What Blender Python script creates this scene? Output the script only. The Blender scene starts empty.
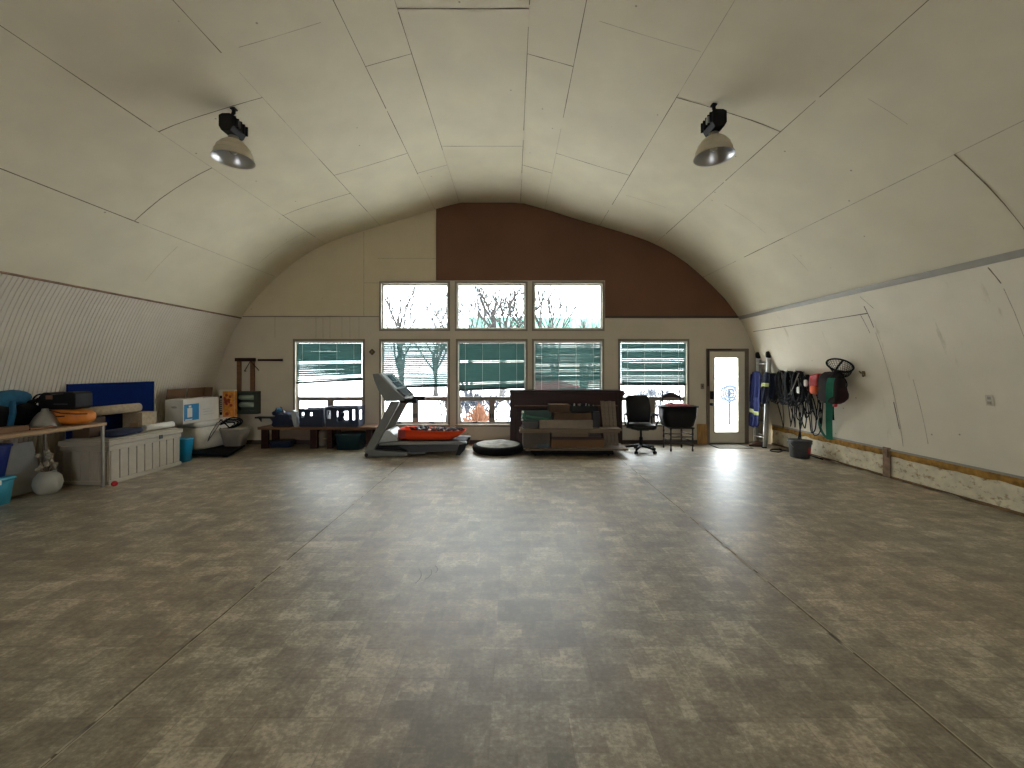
import bpy, bmesh, math, random
from mathutils import Vector, Matrix, noise as mnoise
random.seed(7)
scene = bpy.context.scene
COL = scene.collection
PI = math.pi
F, VX, VY, EYE = 400.0, 513.0, 370.0, 1.574
D = 8.51            # distance of the back wall
SKY, EXPO, SUN = 12.5, 0.0, 10.0
CX = -0.49          # centre line of the arch
def wx(px, Y): return (px - VX) / F * Y
def wz(py, Y): return EYE + (VY - py) / F * Y
def P(px, py, Y): return Vector((wx(px, Y), Y, wz(py, Y)))

# ------------------------------------------------------------------ materials
def lin(c):
    r = []
    for v in c:
        v /= 255.0
        r.append(v / 12.92 if v <= 0.04045 else ((v + 0.055) / 1.055) ** 2.4)
    return (*r, 1.0)
MATS = {}
def mat(name, col, rough=0.6, metal=0.0, var=0.10, scale=9.0, bump=0.0, stretch=(1, 1, 1), transl=0.0, spec=0.5):
    if name in MATS: return MATS[name]
    m = bpy.data.materials.new(name); m.use_nodes = True
    nt = m.node_tree; nt.nodes.clear()
    N = nt.nodes.new; L = nt.links.new
    out = N('ShaderNodeOutputMaterial'); b = N('ShaderNodeBsdfPrincipled')
    tc = N('ShaderNodeTexCoord'); mp = N('ShaderNodeMapping'); nz = N('ShaderNodeTexNoise')
    mp.inputs['Scale'].default_value = stretch
    nz.inputs['Scale'].default_value = scale; nz.inputs['Detail'].default_value = 5
    L(tc.outputs['Object'], mp.inputs['Vector']); L(mp.outputs['Vector'], nz.inputs['Vector'])
    rp = N('ShaderNodeValToRGB')
    c = lin(col)
    rp.color_ramp.elements[0].position = 0.3; rp.color_ramp.elements[1].position = 0.7
    rp.color_ramp.elements[0].color = (*[max(0, v * (1 - var)) for v in c[:3]], 1)
    rp.color_ramp.elements[1].color = (*[min(1, v * (1 + var)) for v in c[:3]], 1)
    L(nz.outputs['Fac'], rp.inputs['Fac']); L(rp.outputs['Color'], b.inputs['Base Color'])
    b.inputs['Roughness'].default_value = rough; b.inputs['Metallic'].default_value = metal
    b.inputs['Specular IOR Level'].default_value = spec
    if bump:
        bp = N('ShaderNodeBump'); bp.inputs['Strength'].default_value = bump; bp.inputs['Distance'].default_value = 0.01
        L(nz.outputs['Fac'], bp.inputs['Height']); L(bp.outputs['Normal'], b.inputs['Normal'])
    if transl:
        t = N('ShaderNodeBsdfTranslucent'); mx = N('ShaderNodeMixShader'); mx.inputs[0].default_value = transl
        L(rp.outputs['Color'], t.inputs['Color'])
        L(b.outputs[0], mx.inputs[1]); L(t.outputs[0], mx.inputs[2]); L(mx.outputs[0], out.inputs[0])
    else:
        L(b.outputs[0], out.inputs[0])
    MATS[name] = m
    return m

def glass_mat():
    m = bpy.data.materials.new('window_glass'); m.use_nodes = True
    nt = m.node_tree; nt.nodes.clear(); N = nt.nodes.new; L = nt.links.new
    out = N('ShaderNodeOutputMaterial'); tr = N('ShaderNodeBsdfTransparent'); gl = N('ShaderNodeBsdfGlossy')
    fr = N('ShaderNodeFresnel'); fr.inputs['IOR'].default_value = 1.45; mx = N('ShaderNodeMixShader')
    tr.inputs[0].default_value = (0.95, 0.97, 0.96, 1); gl.inputs['Roughness'].default_value = 0.02
    ge = N('ShaderNodeNewGeometry'); su = N('ShaderNodeMath'); su.operation = 'SUBTRACT'; su.inputs[0].default_value = 1.0; mu = N('ShaderNodeMath'); mu.operation = 'MULTIPLY'
    L(ge.outputs['Backfacing'], su.inputs[1]); L(su.outputs[0], mu.inputs[0]); L(fr.outputs[0], mu.inputs[1])   # a thin sheet reflects at its front surface
    L(mu.outputs[0], mx.inputs[0]); L(tr.outputs[0], mx.inputs[1]); L(gl.outputs[0], mx.inputs[2]); L(mx.outputs[0], out.inputs[0])
    return m

def floor_mat():
    m = bpy.data.materials.new('stone_pattern_vinyl'); m.use_nodes = True
    nt = m.node_tree; nt.nodes.clear(); N = nt.nodes.new; L = nt.links.new
    out = N('ShaderNodeOutputMaterial'); b = N('ShaderNodeBsdfPrincipled'); tc = N('ShaderNodeTexCoord')
    def brick(w, h, off, freq, ms, shift):
        mp = N('ShaderNodeMapping'); mp.inputs['Location'].default_value = shift
        t = N('ShaderNodeTexBrick'); t.offset = off; t.offset_frequency = freq; t.squash = 0.72; t.squash_frequency = 3
        t.inputs['Color1'].default_value = (0, 0, 0, 1); t.inputs['Color2'].default_value = (1, 1, 1, 1)
        t.inputs['Mortar'].default_value = (0.40, 0.40, 0.40, 1)
        t.inputs['Scale'].default_value = 1; t.inputs['Mortar Size'].default_value = ms; t.inputs['Mortar Smooth'].default_value = 0.3
        t.inputs['Brick Width'].default_value = w; t.inputs['Row Height'].default_value = h
        L(tc.outputs['Object'], mp.inputs['Vector']); L(mp.outputs[0], t.inputs['Vector'])
        return t
    b1 = brick(0.35, 0.235, 0.5, 2, 0.0025, (0.1, 0.07, 0)); b2 = brick(0.235, 0.1175, 0.37, 2, 0.0015, (0.33, 0.21, 0)); b3 = brick(0.12, 0.0783, 0.3, 3, 0.0, (0.7, 0.0, 0))
    def nz(scale, detail, st=(1, 1, 1), rough=0.6, dist=0.0):
        mp = N('ShaderNodeMapping'); mp.inputs['Scale'].default_value = st
        n = N('ShaderNodeTexNoise'); n.inputs['Scale'].default_value = scale; n.inputs['Detail'].default_value = detail
        n.inputs['Roughness'].default_value = rough; n.inputs['Distortion'].default_value = dist
        L(tc.outputs['Object'], mp.inputs['Vector']); L(mp.outputs[0], n.inputs['Vector'])
        return n
    n1 = nz(9, 10, (1, 1, 1), 0.80, 0.0); n2 = nz(1.3, 3); n3 = nz(38, 6, (1, 1.3, 1), 0.7); n4 = nz(0.45, 2)
    def mth(op, a, c):
        n = N('ShaderNodeMath'); n.operation = op
        for i, v in enumerate((a, c)):
            if isinstance(v, (int, float)): n.inputs[i].default_value = v
            else: L(v, n.inputs[i])
        return n.outputs[0]
    v = mth('ADD', mth('MULTIPLY', b1.outputs['Color'], 0.20), mth('MULTIPLY', b2.outputs['Color'], 0.20))
    v = mth('ADD', v, mth('MULTIPLY', b3.outputs['Color'], 0.18))
    v = mth('ADD', v, mth('MULTIPLY', n1.outputs['Fac'], 1.15))
    v = mth('ADD', v, mth('MULTIPLY', n2.outputs['Fac'], 0.10))
    v = mth('ADD', v, mth('MULTIPLY', n3.outputs['Fac'], 0.95))
    v = mth('SUBTRACT', v, 0.90)
    rp = N('ShaderNodeValToRGB'); e = rp.color_ramp.elements
    e[0].position = 0.22; e[0].color = lin((106, 94, 77)); e[1].position = 0.82; e[1].color = lin((210, 200, 180))
    k = e.new(0.42); k.color = lin((136, 122, 102)); k = e.new(0.58); k.color = lin((159, 146, 124))
    L(v, rp.inputs['Fac'])
    # slightly redder and greener patches of the print
    hue = N('ShaderNodeMixRGB'); hue.blend_type = 'MULTIPLY'; hue.inputs[0].default_value = 1
    r2 = N('ShaderNodeValToRGB'); r2.color_ramp.elements[0].color = (1.0, 0.95, 0.88, 1); r2.color_ramp.elements[1].color = (0.93, 0.96, 0.93, 1)
    r2.color_ramp.elements[0].position = 0.4; r2.color_ramp.elements[1].position = 0.6
    L(n4.outputs['Fac'], r2.inputs['Fac']); L(rp.outputs[0], hue.inputs[1]); L(r2.outputs[0], hue.inputs[2])
    mo = N('ShaderNodeMixRGB'); mo.blend_type = 'MULTIPLY'; mo.inputs[2].default_value = (0.72, 0.70, 0.68, 1)
    L(mth('MULTIPLY', b1.outputs['Fac'], 0.7), mo.inputs[0]); L(hue.outputs[0], mo.inputs[1])
    L(mo.outputs[0], b.inputs['Base Color'])
    rr = mth('ADD', mth('MULTIPLY', n1.outputs['Fac'], 0.22), FLOOR_ROUGH); L(rr, b.inputs['Roughness'])
    bp = N('ShaderNodeBump'); bp.inputs['Strength'].default_value = 0.12; bp.inputs['Distance'].default_value = 0.004
    L(mth('SUBTRACT', n3.outputs['Fac'], mth('MULTIPLY', b1.outputs['Fac'], 0.6)), bp.inputs['Height']); L(bp.outputs[0], b.inputs['Normal'])
    b.inputs['Specular IOR Level'].default_value = 1.0
    b.inputs['Coat Weight'].default_value = 0.7; b.inputs['Coat Roughness'].default_value = 0.5
    L(b.outputs[0], out.inputs[0])
    return m
FLOOR_ROUGH = 0.36

def painted_mat(name, col, speck=(120, 110, 95), var=0.05, rough=0.75, stain=None, density=0.022, scale=2.2):
    """painted board: faint clouds, small nail specks, optional streaky stain of its own"""
    m = bpy.data.materials.new(name); m.use_nodes = True
    nt = m.node_tree; nt.nodes.clear(); N = nt.nodes.new; L = nt.links.new
    out = N('ShaderNodeOutputMaterial'); b = N('ShaderNodeBsdfPrincipled'); tc = N('ShaderNodeTexCoord')
    nz = N('ShaderNodeTexNoise'); nz.inputs['Scale'].default_value = scale; nz.inputs['Detail'].default_value = 6
    L(tc.outputs['Object'], nz.inputs['Vector'])
    rp = N('ShaderNodeValToRGB'); c = lin(col)
    rp.color_ramp.elements[0].position = .3; rp.color_ramp.elements[1].position = .7
    rp.color_ramp.elements[0].color = (*[v * (1 - var) for v in c[:3]], 1); rp.color_ramp.elements[1].color = (*[min(1, v * (1 + var)) for v in c[:3]], 1)
    L(nz.outputs['Fac'], rp.inputs['Fac'])
    vo = N('ShaderNodeTexVoronoi'); vo.inputs['Scale'].default_value = 3.1; L(tc.outputs['Object'], vo.inputs['Vector'])
    sp = N('ShaderNodeValToRGB'); sp.color_ramp.elements[0].position = density; sp.color_ramp.elements[1].position = density + 0.02
    sp.color_ramp.elements[0].color = (0.75, 0.75, 0.75, 1); sp.color_ramp.elements[1].color = (0, 0, 0, 1)
    L(vo.outputs['Distance'], sp.inputs['Fac'])
    mx = N('ShaderNodeMixRGB'); mx.inputs[2].default_value = lin(speck)
    L(sp.outputs[0], mx.inputs[0]); L(rp.outputs[0], mx.inputs[1])
    last = mx.outputs[0]
    if stain:
        n2 = N('ShaderNodeTexNoise'); n2.inputs['Scale'].default_value = stain[2]; n2.inputs['Detail'].default_value = 7; n2.inputs['Roughness'].default_value = 0.7
        mp = N('ShaderNodeMapping'); mp.inputs['Scale'].default_value = stain[1]
        L(tc.outputs['Object'], mp.inputs['Vector']); L(mp.outputs[0], n2.inputs['Vector'])
        r3 = N('ShaderNodeValToRGB'); r3.color_ramp.elements[0].position = stain[3]; r3.color_ramp.elements[1].position = stain[3] + 0.12
        L(n2.outputs['Fac'], r3.inputs['Fac'])
        m2 = N('ShaderNodeMixRGB'); m2.inputs[2].default_value = lin(stain[0])
        L(r3.outputs[0], m2.inputs[0]); L(last, m2.inputs[1]); last = m2.outputs[0]
    L(last, b.inputs['Base Color']); b.inputs['Roughness'].default_value = rough
    L(b.outputs[0], out.inputs[0])
    return m

GLASS = glass_mat(); FLOORM = floor_mat()
CEIL = painted_mat('painted_ceiling_board', (209, 200, 174))
WALLR = painted_mat('painted_wall_board', (226, 217, 196), stain=((196, 184, 158), (1.5, 3.5, 0.35), 2.0, 0.62))
WALLB = painted_mat('painted_back_wall', (196, 186, 166), var=0.04, density=0.02)
WALLBU = painted_mat('cream_gable_board', (200, 188, 158), var=0.04, density=0.02)
BEAD = mat('beadboard_paint', (206, 197, 182), 0.7, var=0.05, scale=2)
SEAM = mat('dark_board_seam', (112, 100, 82), 0.9, var=0.4, scale=18)
SEAMF = mat('faint_board_seam', (168, 158, 136), 0.9, var=0.25, scale=14)
BROWN = mat('brown_hardboard', (104, 68, 46), 0.7, var=0.14, scale=1.1)
CONC = painted_mat('flaking_cream_concrete', (214, 204, 176), speck=(128, 102, 66), var=0.14, density=0.02, stain=((146, 116, 72), (1, 1, 1.4), 8.0, 0.535), scale=9)
FOAM = mat('ochre_spray_foam', (158, 118, 50), 0.9, var=0.4, scale=14, bump=0.8)
STEEL = mat('grey_steel_trim', (152, 147, 136), 0.5, 0.2, 0.06)
TRIMG = mat('taupe_window_trim', (128, 119, 105), 0.6, var=0.05)
VINYL = mat('white_vinyl_frame', (196, 196, 190), 0.45, var=0.03)
DARKP = mat('black_plastic', (12, 12, 12), 0.55, var=0.2, spec=.25)
BLACKF = mat('black_fabric', (15, 14, 15), 0.9, var=0.25, scale=30, spec=.2)
RUBBER = mat('black_rubber', (18, 17, 17), 0.75, var=0.15, spec=.25)
BLIND = mat('teal_blind_slat', (102, 134, 131), 0.5, var=0.05, transl=0.42)
BLINDR = mat('dark_teal_rail', (30, 42, 41), 0.5, var=0.05)
CORD = mat('pale_cord', (225, 230, 226), 0.7, var=0.03)
ALU = mat('aluminium', (200, 200, 196), 0.35, 0.7, 0.05)
ALUD = mat('dull_aluminium', (150, 146, 136), 0.5, 0.5, 0.1)
CHROME = mat('spun_metal', (190, 190, 190), 0.36, 1.0, 0.03)
LAMPB = mat('beige_lamp_enamel', (186, 176, 152), 0.5, var=0.06)
NAVY = mat('navy_fabric', (26, 34, 58), 0.85, var=0.25, scale=14)
NAVYP = mat('navy_plastic', (28, 40, 62), 0.45, var=0.1)
BLUEB = mat('royal_blue_board', (6, 32, 88), 0.9, var=0.06, spec=.1)
BLUEP = mat('deep_blue_plastic', (18, 42, 118), 0.4, var=0.08)
TEALP = mat('teal_plastic', (60, 150, 170), 0.4, var=0.06)
TEALB = mat('bright_teal_plastic', (12, 130, 170), 0.4, var=0.05)
TEALF = mat('teal_fabric', (30, 92, 122), 0.8, var=0.2, scale=14)
DKTEAL = mat('dark_teal_plastic', (14, 46, 52), 0.4, var=0.1)
WOODL = mat('worn_pale_wood', (168, 136, 100), 0.6, var=0.2, scale=6, stretch=(6, 0.6, 6))
WOODB = mat('mid_brown_wood', (112, 76, 48), 0.6, var=0.25, scale=5, stretch=(0.6, 6, 6))
WOODD = mat('dark_brown_wood', (50, 26, 18), 0.5, var=0.22, scale=4, stretch=(0.5, 5, 5), spec=.25)
WOODK = mat('near_black_wood', (26, 16, 13), 0.5, var=0.2, scale=6)
WOODG = mat('weathered_grey_wood', (112, 96, 78), 0.75, var=0.18, scale=7, stretch=(0.5, 6, 6))
WOODGV = mat('weathered_grey_slat', (120, 106, 90), 0.75, var=0.2, scale=9, stretch=(6, 6, 0.5))
PLY = mat('yellow_plywood', (158, 118, 64), 0.7, var=0.3, scale=6, stretch=(4, 4, 1))
CARD = mat('brown_cardboard', (110, 80, 54), 0.85, var=0.08, scale=4)
CARDD = mat('dull_cardboard', (80, 60, 42), 0.85, var=0.12, scale=5)
CARDW = mat('white_cardboard', (216, 210, 198), 0.8, var=0.04, scale=4)
CREAM = mat('cream_resin', (176, 166, 148), 0.5, var=0.05)
GROOVE = mat('resin_shade_groove', (150, 140, 124), 0.6, var=0.05)
FOAMW = mat('white_styrofoam', (222, 218, 208), 0.8, var=0.05, scale=20)
GREYP = mat('grey_plastic', (150, 146, 140), 0.5, var=0.06)
GREYD = mat('charcoal_plastic', (62, 62, 64), 0.5, var=0.1)
TMG = mat('treadmill_grey', (118, 120, 116), 0.4, 0.2, 0.06)
TML = mat('treadmill_silver', (180, 184, 184), 0.35, 0.3, 0.05)
SCREEN = mat('dark_grey_display', (70, 80, 88), 0.2, var=0.1)
ORANGE = mat('fluorescent_orange_plastic', (250, 84, 40), 0.45, var=0.04)
ORANGED = mat('dark_orange_red_plastic', (150, 44, 36), 0.5, var=0.1)
TAN = mat('tan_orange_leather', (206, 122, 40), 0.45, var=0.15, scale=7)
RED = mat('red_plastic', (190, 30, 36), 0.45, var=0.1)
REDC = mat('red_and_pink_cloth', (190, 90, 96), 0.85, var=0.45, scale=26)
MAROON = mat('maroon_fabric', (70, 22, 26), 0.85, var=0.25, scale=12)
GREENS = mat('green_webbing', (26, 112, 88), 0.75, var=0.12)
GREEND = mat('dark_green_paint', (58, 66, 54), 0.65, var=0.12)
GREENT = mat('green_tool_case', (24, 92, 56), 0.5, var=0.12)
PALEG = mat('pale_green_roll', (150, 164, 146), 0.8, var=0.1)
PAPER = mat('white_paper', (222, 218, 206), 0.8, var=0.03)
CARPET = mat('beige_carpet_back', (178, 160, 132), 0.9, var=0.15, scale=25, bump=0.4)
CERAM = mat('pale_stoneware', (168, 164, 150), 0.5, var=0.12, scale=6)
PETAL = mat('dried_pale_petal', (170, 160, 140), 0.9, var=0.25, scale=16)
GREYSTONE = mat('grey_bed_top', (158, 154, 146), 0.9, var=0.25, scale=7, bump=0.6)
COVER = mat('royal_blue_workwear', (24, 38, 96), 0.8, var=0.18, scale=5)
HIVIS = mat('lime_reflective_tape', (206, 214, 150), 0.5, var=0.08)
WHITEP = mat('white_plastic', (228, 226, 220), 0.45, var=0.03)
LABELB = mat('printed_blue_label', (20, 126, 176), 0.6, var=0.08)
PRINTO = mat('orange_fruit_print', (206, 130, 46), 0.6, var=0.3, scale=16)
PRINTR = mat('red_fruit_print', (150, 50, 36), 0.6, var=0.3, scale=20)
SNOW = mat('snow', (236, 236, 238), 0.9, var=0.03, scale=0.6, bump=0.2)
BARK = mat('bare_bark', (34, 31, 29), 0.9, var=0.2, scale=4)
TWIG = mat('blue_grey_twig', (54, 59, 70), 0.9, var=0.2, scale=4)
STRAW = mat('dry_tan_grass', (120, 80, 58), 0.9, var=0.2, scale=10)
ROOFG = mat('green_metal_roof', (50, 108, 92), 0.5, var=0.06)
BARNW = mat('pale_siding', (200, 196, 186), 0.8, var=0.06)
TARPR = mat('red_tarp', (120, 36, 42), 0.6, var=0.12, scale=3)
HOSE = mat('grey_blue_hose', (58, 70, 84), 0.6, var=0.1)
BRASS = mat('dull_brass', (120, 100, 66), 0.4, 0.7, 0.1)
SHOE = mat('brown_leather_shoe', (94, 66, 50), 0.6, var=0.2)

# ------------------------------------------------------------------ mesh helpers
def B(): return bmesh.new()
def rotm(rx=0, ry=0, rz=0):
    return Matrix.Rotation(rz, 3, 'Z') @ Matrix.Rotation(ry, 3, 'Y') @ Matrix.Rotation(rx, 3, 'X')
def box(bm, c, s, r=(0, 0, 0), mi=0):
    R = rotm(*r); c = Vector(c)
    vs = [bm.verts.new(c + R @ Vector((x * s[0] / 2, y * s[1] / 2, z * s[2] / 2))) for x in (-1, 1) for y in (-1, 1) for z in (-1, 1)]
    for f in ((0, 1, 3, 2), (4, 6, 7, 5), (0, 4, 5, 1), (2, 3, 7, 6), (0, 2, 6, 4), (1, 5, 7, 3)):
        fc = bm.faces.new([vs[i] for i in f]); fc.material_index = mi
    return bm
def bx(bm, x0, x1, y0, y1, z0, z1, mi=0):
    return box(bm, ((x0 + x1) / 2, (y0 + y1) / 2, (z0 + z1) / 2), (abs(x1 - x0), abs(y1 - y0), abs(z1 - z0)), mi=mi)
def tube(bm, pts, r, n=6, closed=False, cap=True, mi=0):
    pts = [Vector(p) for p in pts]; m = len(pts)
    rs = r if isinstance(r, (list, tuple)) else [r] * m
    rings = []; prev = None
    for i, p in enumerate(pts):
        if closed: t = pts[(i + 1) % m] - pts[i - 1]
        else: t = pts[min(i + 1, m - 1)] - pts[max(i - 1, 0)]
        if t.length < 1e-9: t = Vector((0, 0, 1))
        t.normalize()
        if prev is None:
            a = Vector((0, 0, 1)) if abs(t.z) < 0.9 else Vector((1, 0, 0))
        else: a = prev
        u = a - t * a.dot(t)
        if u.length < 1e-6: u = t.orthogonal()
        u.normalize(); v = t.cross(u); prev = u
        rings.append([bm.verts.new(p + (u * math.cos(2 * PI * k / n) + v * math.sin(2 * PI * k / n)) * rs[i]) for k in range(n)])
    for i in range(m if closed else m - 1):
        a, b = rings[i], rings[(i + 1) % m]
        for k in range(n):
            f = bm.faces.new((a[k], a[(k + 1) % n], b[(k + 1) % n], b[k])); f.material_index = mi; f.smooth = True
    if cap and not closed:
        bm.faces.new(rings[0][::-1]).material_index = mi; bm.faces.new(rings[-1]).material_index = mi
    return bm
def lathe(bm, prof, c, n=24, sx=1, sy=1, mi=0, smooth=True, square=0, caps=True):
    c = Vector(c); rings = []
    for r, z in prof:
        ring = []
        for k in range(n):
            a = 2 * PI * k / n; ca, sa = math.cos(a), math.sin(a)
            if square:
                q = (abs(ca) ** square + abs(sa) ** square) ** (-1 / square); ca *= q; sa *= q
            ring.append(bm.verts.new(c + Vector((r * ca * sx, r * sa * sy, z))))
        rings.append(ring)
    for a, b in zip(rings, rings[1:]):
        for k in range(n):
            f = bm.faces.new((a[k], a[(k + 1) % n], b[(k + 1) % n], b[k])); f.smooth = smooth; f.material_index = mi
    if not caps: return bm
    if prof[0][0] > 1e-4: bm.faces.new(rings[0][::-1]).material_index = mi
    if prof[-1][0] > 1e-4: bm.faces.new(rings[-1]).material_index = mi
    return bm
def prism(bm, poly, y0, y1, mi=0):
    """poly: (x, z) list, extruded along Y"""
    a = [bm.verts.new((x, y0, z)) for x, z in poly]; b = [bm.verts.new((x, y1, z)) for x, z in poly]
    bm.faces.new(a).material_index = mi; bm.faces.new(b[::-1]).material_index = mi
    for i in range(len(poly)):
        j = (i + 1) % len(poly); bm.faces.new((a[j], a[i], b[i], b[j])).material_index = mi
    return bm
def prismz(bm, poly, z0, z1, mi=0):
    a = [bm.verts.new((x, y, z0)) for x, y in poly]; b = [bm.verts.new((x, y, z1)) for x, y in poly]
    bm.faces.new(a[::-1]); bm.faces.new(b)
    for i in range(len(poly)):
        j = (i + 1) % len(poly); bm.faces.new((a[i], a[j], b[j], b[i]))
    return bm
def pxpoly(pts, Y): return [(wx(a, Y), wz(b, Y)) for a, b in pts]
def soft(bm, c, s, e=0.6, n=20, m=12, amp=0.0, seed=0, rz=0, freq=6):
    """rounded soft lump (superellipsoid) with a little crumple"""
    c = Vector(c); R = Matrix.Rotation(rz, 3, 'Z')
    def sg(v, p): return math.copysign(abs(v) ** p, v)
    rings = []
    for i in range(1, m):
        ph = -PI / 2 + PI * i / m; ring = []
        for k in range(n):
            th = 2 * PI * k / n
            v = Vector((sg(math.cos(ph), e) * sg(math.cos(th), e) * s[0] / 2, sg(math.cos(ph), e) * sg(math.sin(th), e) * s[1] / 2, sg(math.sin(ph), e) * s[2] / 2))
            if amp: v += v.normalized() * amp * mnoise.noise(v * freq + Vector((seed, seed * 2.3, 0)))
            ring.append(bm.verts.new(c + R @ v))
        rings.append(ring)
    bo = bm.verts.new(c - Vector((0, 0, s[2] / 2))); tp = bm.verts.new(c + Vector((0, 0, s[2] / 2)))
    for a, b in zip(rings, rings[1:]):
        for k in range(n): bm.faces.new((a[k], a[(k + 1) % n], b[(k + 1) % n], b[k])).smooth = True
    for k in range(n):
        bm.faces.new((bo, rings[0][(k + 1) % n], rings[0][k])).smooth = True
        bm.faces.new((tp, rings[-1][k], rings[-1][(k + 1) % n])).smooth = True
    return bm
def plate(bm, outer, holes, o, ux, uy, thick):
    """flat sheet with openings: 2-D outline and holes placed by o + a*ux + b*uy, thick along ux x uy"""
    o, ux, uy = Vector(o), Vector(ux), Vector(uy); nrm = ux.cross(uy).normalized()
    es = []
    for loop in [outer] + holes:
        vs = [bm.verts.new(o + ux * a + uy * b) for a, b in loop]
        es += [bm.edges.new((vs[i], vs[(i + 1) % len(vs)])) for i in range(len(vs))]
    r = bmesh.ops.triangle_fill(bm, use_beauty=True, use_dissolve=False, edges=es, normal=nrm)
    fs = [g for g in r['geom'] if isinstance(g, bmesh.types.BMFace)]
    ex = bmesh.ops.extrude_face_region(bm, geom=fs)
    bmesh.ops.translate(bm, verts=[g for g in ex['geom'] if isinstance(g, bmesh.types.BMVert)], vec=nrm * thick)
    return bm
def rect(x0, x1, z0, z1): return [(x0, z0), (x1, z0), (x1, z1), (x0, z1)]

def root_loc(o):
    v = Vector((0, 0, 0))
    while o: v += o.location; o = o.parent
    return v
def obj(name, bm, m, parent=None, bevel=0.0, smooth=False, solid=0.0, base=None, fixn=True, sub=0):
    if fixn: bmesh.ops.recalc_face_normals(bm, faces=bm.faces[:])
    off = root_loc(parent) if parent else Vector(base) if base else Vector((0, 0, 0))
    if off.length: bmesh.ops.translate(bm, verts=bm.verts[:], vec=-off)
    me = bpy.data.meshes.new(name); bm.to_mesh(me); bm.free()
    for x in (m if isinstance(m, (list, tuple)) else [m]): me.materials.append(x)
    if smooth:
        for p in me.polygons: p.use_smooth = True
    o = bpy.data.objects.new(name, me); COL.objects.link(o)
    if parent: o.parent = parent
    elif base: o.location = base
    if solid:
        s = o.modifiers.new('thickness', 'SOLIDIFY'); s.thickness = solid; s.offset = 0
    if bevel:
        b = o.modifiers.new('bevel', 'BEVEL'); b.width = bevel; b.segments = 2; b.limit_method = 'ANGLE'; b.angle_limit = 0.6
    if sub:
        s = o.modifiers.new('subd', 'SUBSURF'); s.levels = sub; s.render_levels = sub
    return o
def tag(o, label, cat, group=None):
    o['label'] = label; o['category'] = cat
    if group: o['group'] = group
    return o
def thing(name, label, cat, loc, group=None):
    o = bpy.data.objects.new(name, None); COL.objects.link(o); o.location = loc; o.empty_display_size = 0.1
    return tag(o, label, cat, group)
def struct(o): o['kind'] = 'structure'; return o
def sempty(name, loc=(0, 0, 0)):
    o = bpy.data.objects.new(name, None); COL.objects.link(o); o.location = loc; o.empty_display_size = 0.1
    return struct(o)

# ------------------------------------------------------------------ the arch
KEY = [(0.0, 5.135), (.65, 5.135), (1.19, 4.985), (1.51, 4.885), (2.0, 4.735), (2.72, 4.53), (3.45, 4.28), (4.05, 3.94), (4.45, 3.62), (4.93, 3.16), (5.3, 2.68), (5.55, 2.2), (5.78, 1.5), (5.94, .75), (6.03, 0.0)]
def catmull(k, n):
    out = [k[0], k[1]]
    for i in range(1, len(k) - 1):
        p0 = k[i - 1] if i > 1 else (2 * k[1][0] - k[2][0], 2 * k[1][1] - k[2][1])
        p1, p2 = k[i], k[i + 1]; p3 = k[i + 2] if i + 2 < len(k) else (2 * p2[0] - p1[0], 2 * p2[1] - p1[1])
        for j in range(1, n + 1):
            t = j / n
            out.append(tuple(0.5 * (2 * p1[a] + (p2[a] - p0[a]) * t + (2 * p0[a] - 5 * p1[a] + 4 * p2[a] - p3[a]) * t * t + (3 * p1[a] - p0[a] - 3 * p2[a] + p3[a]) * t ** 3) for a in (0, 1)))
    return out
PROF = catmull(KEY, 5)
def u_at(z):
    for a, b in zip(PROF[1:], PROF[2:]):
        if b[1] <= z <= a[1]: return a[0] + (b[0] - a[0]) * (a[1] - z) / max(a[1] - b[1], 1e-9)
    return PROF[-1][0]
def z_at(u):
    u = abs(u)
    for a, b in zip(PROF, PROF[1:]):
        if a[0] <= u <= b[0]: return a[1] + (b[1] - a[1]) * (u - a[0]) / max(b[0] - a[0], 1e-9)
    return 0
def XL(z): return CX - u_at(z)
def XR(z): return CX + u_at(z)
YF = -7.0
def arch_sheet(bm, pts, y0, y1):
    a = [bm.verts.new((x, y0, z)) for x, z in pts]; b = [bm.verts.new((x, y1, z)) for x, z in pts]
    for i in range(len(pts) - 1): bm.faces.new((a[i], a[i + 1], b[i + 1], b[i])).smooth = True
SPLIT = 2.68
iS = min(range(len(PROF)), key=lambda i: abs(PROF[i][1] - SPLIT))
TOP, LOW = PROF[:iS + 1], PROF[iS:]
# ceiling: boards with open joints between them
bm = B()
full = [(CX - u, z) for u, z in reversed(TOP)] + [(CX + u, z) for u, z in TOP[1:]]
arch_sheet(bm, full, YF, D)
# thickness outwards
full2 = [(CX + (x - CX) * 1.03, z + 0.12) for x, z in full]
arch_sheet(bm, full2, YF, D)
for e in bm.edges:
    x, z = e.verts[0].co.x, e.verts[0].co.z
    if abs(abs(x - CX) - .65) < 1e-3 and abs(e.verts[1].co.x - x) < 1e-6: e.smooth = False
def ins(u, s, off=0.003):
    """point of the arch at half width u on side s, moved inwards"""
    du = 0.02; z = z_at(u); z2 = z_at(u + du)
    n = Vector((-(z - z2), 0, -du)).normalized()
    return Vector((CX + s * (u + n.x * off), 0, z + n.z * off))
def ribbon_long(u, s, y0, y1, w, mi):
    p = ins(u - w / 2, s); q = ins(u + w / 2, s); m = max(2, int((y1 - y0) / 0.3)); prev = None
    for i in range(m + 1):
        y = y0 + (y1 - y0) * i / m; k = random.uniform(0.55, 1.25); c = (p + q) / 2
        A = bm.verts.new((c.x + (p.x - c.x) * k, y, c.z + (p.z - c.z) * k)); C = bm.verts.new((c.x + (q.x - c.x) * k, y, c.z + (q.z - c.z) * k))
        if prev: bm.faces.new((prev[0], prev[1], C, A)).material_index = mi
        prev = (A, C)
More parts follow.
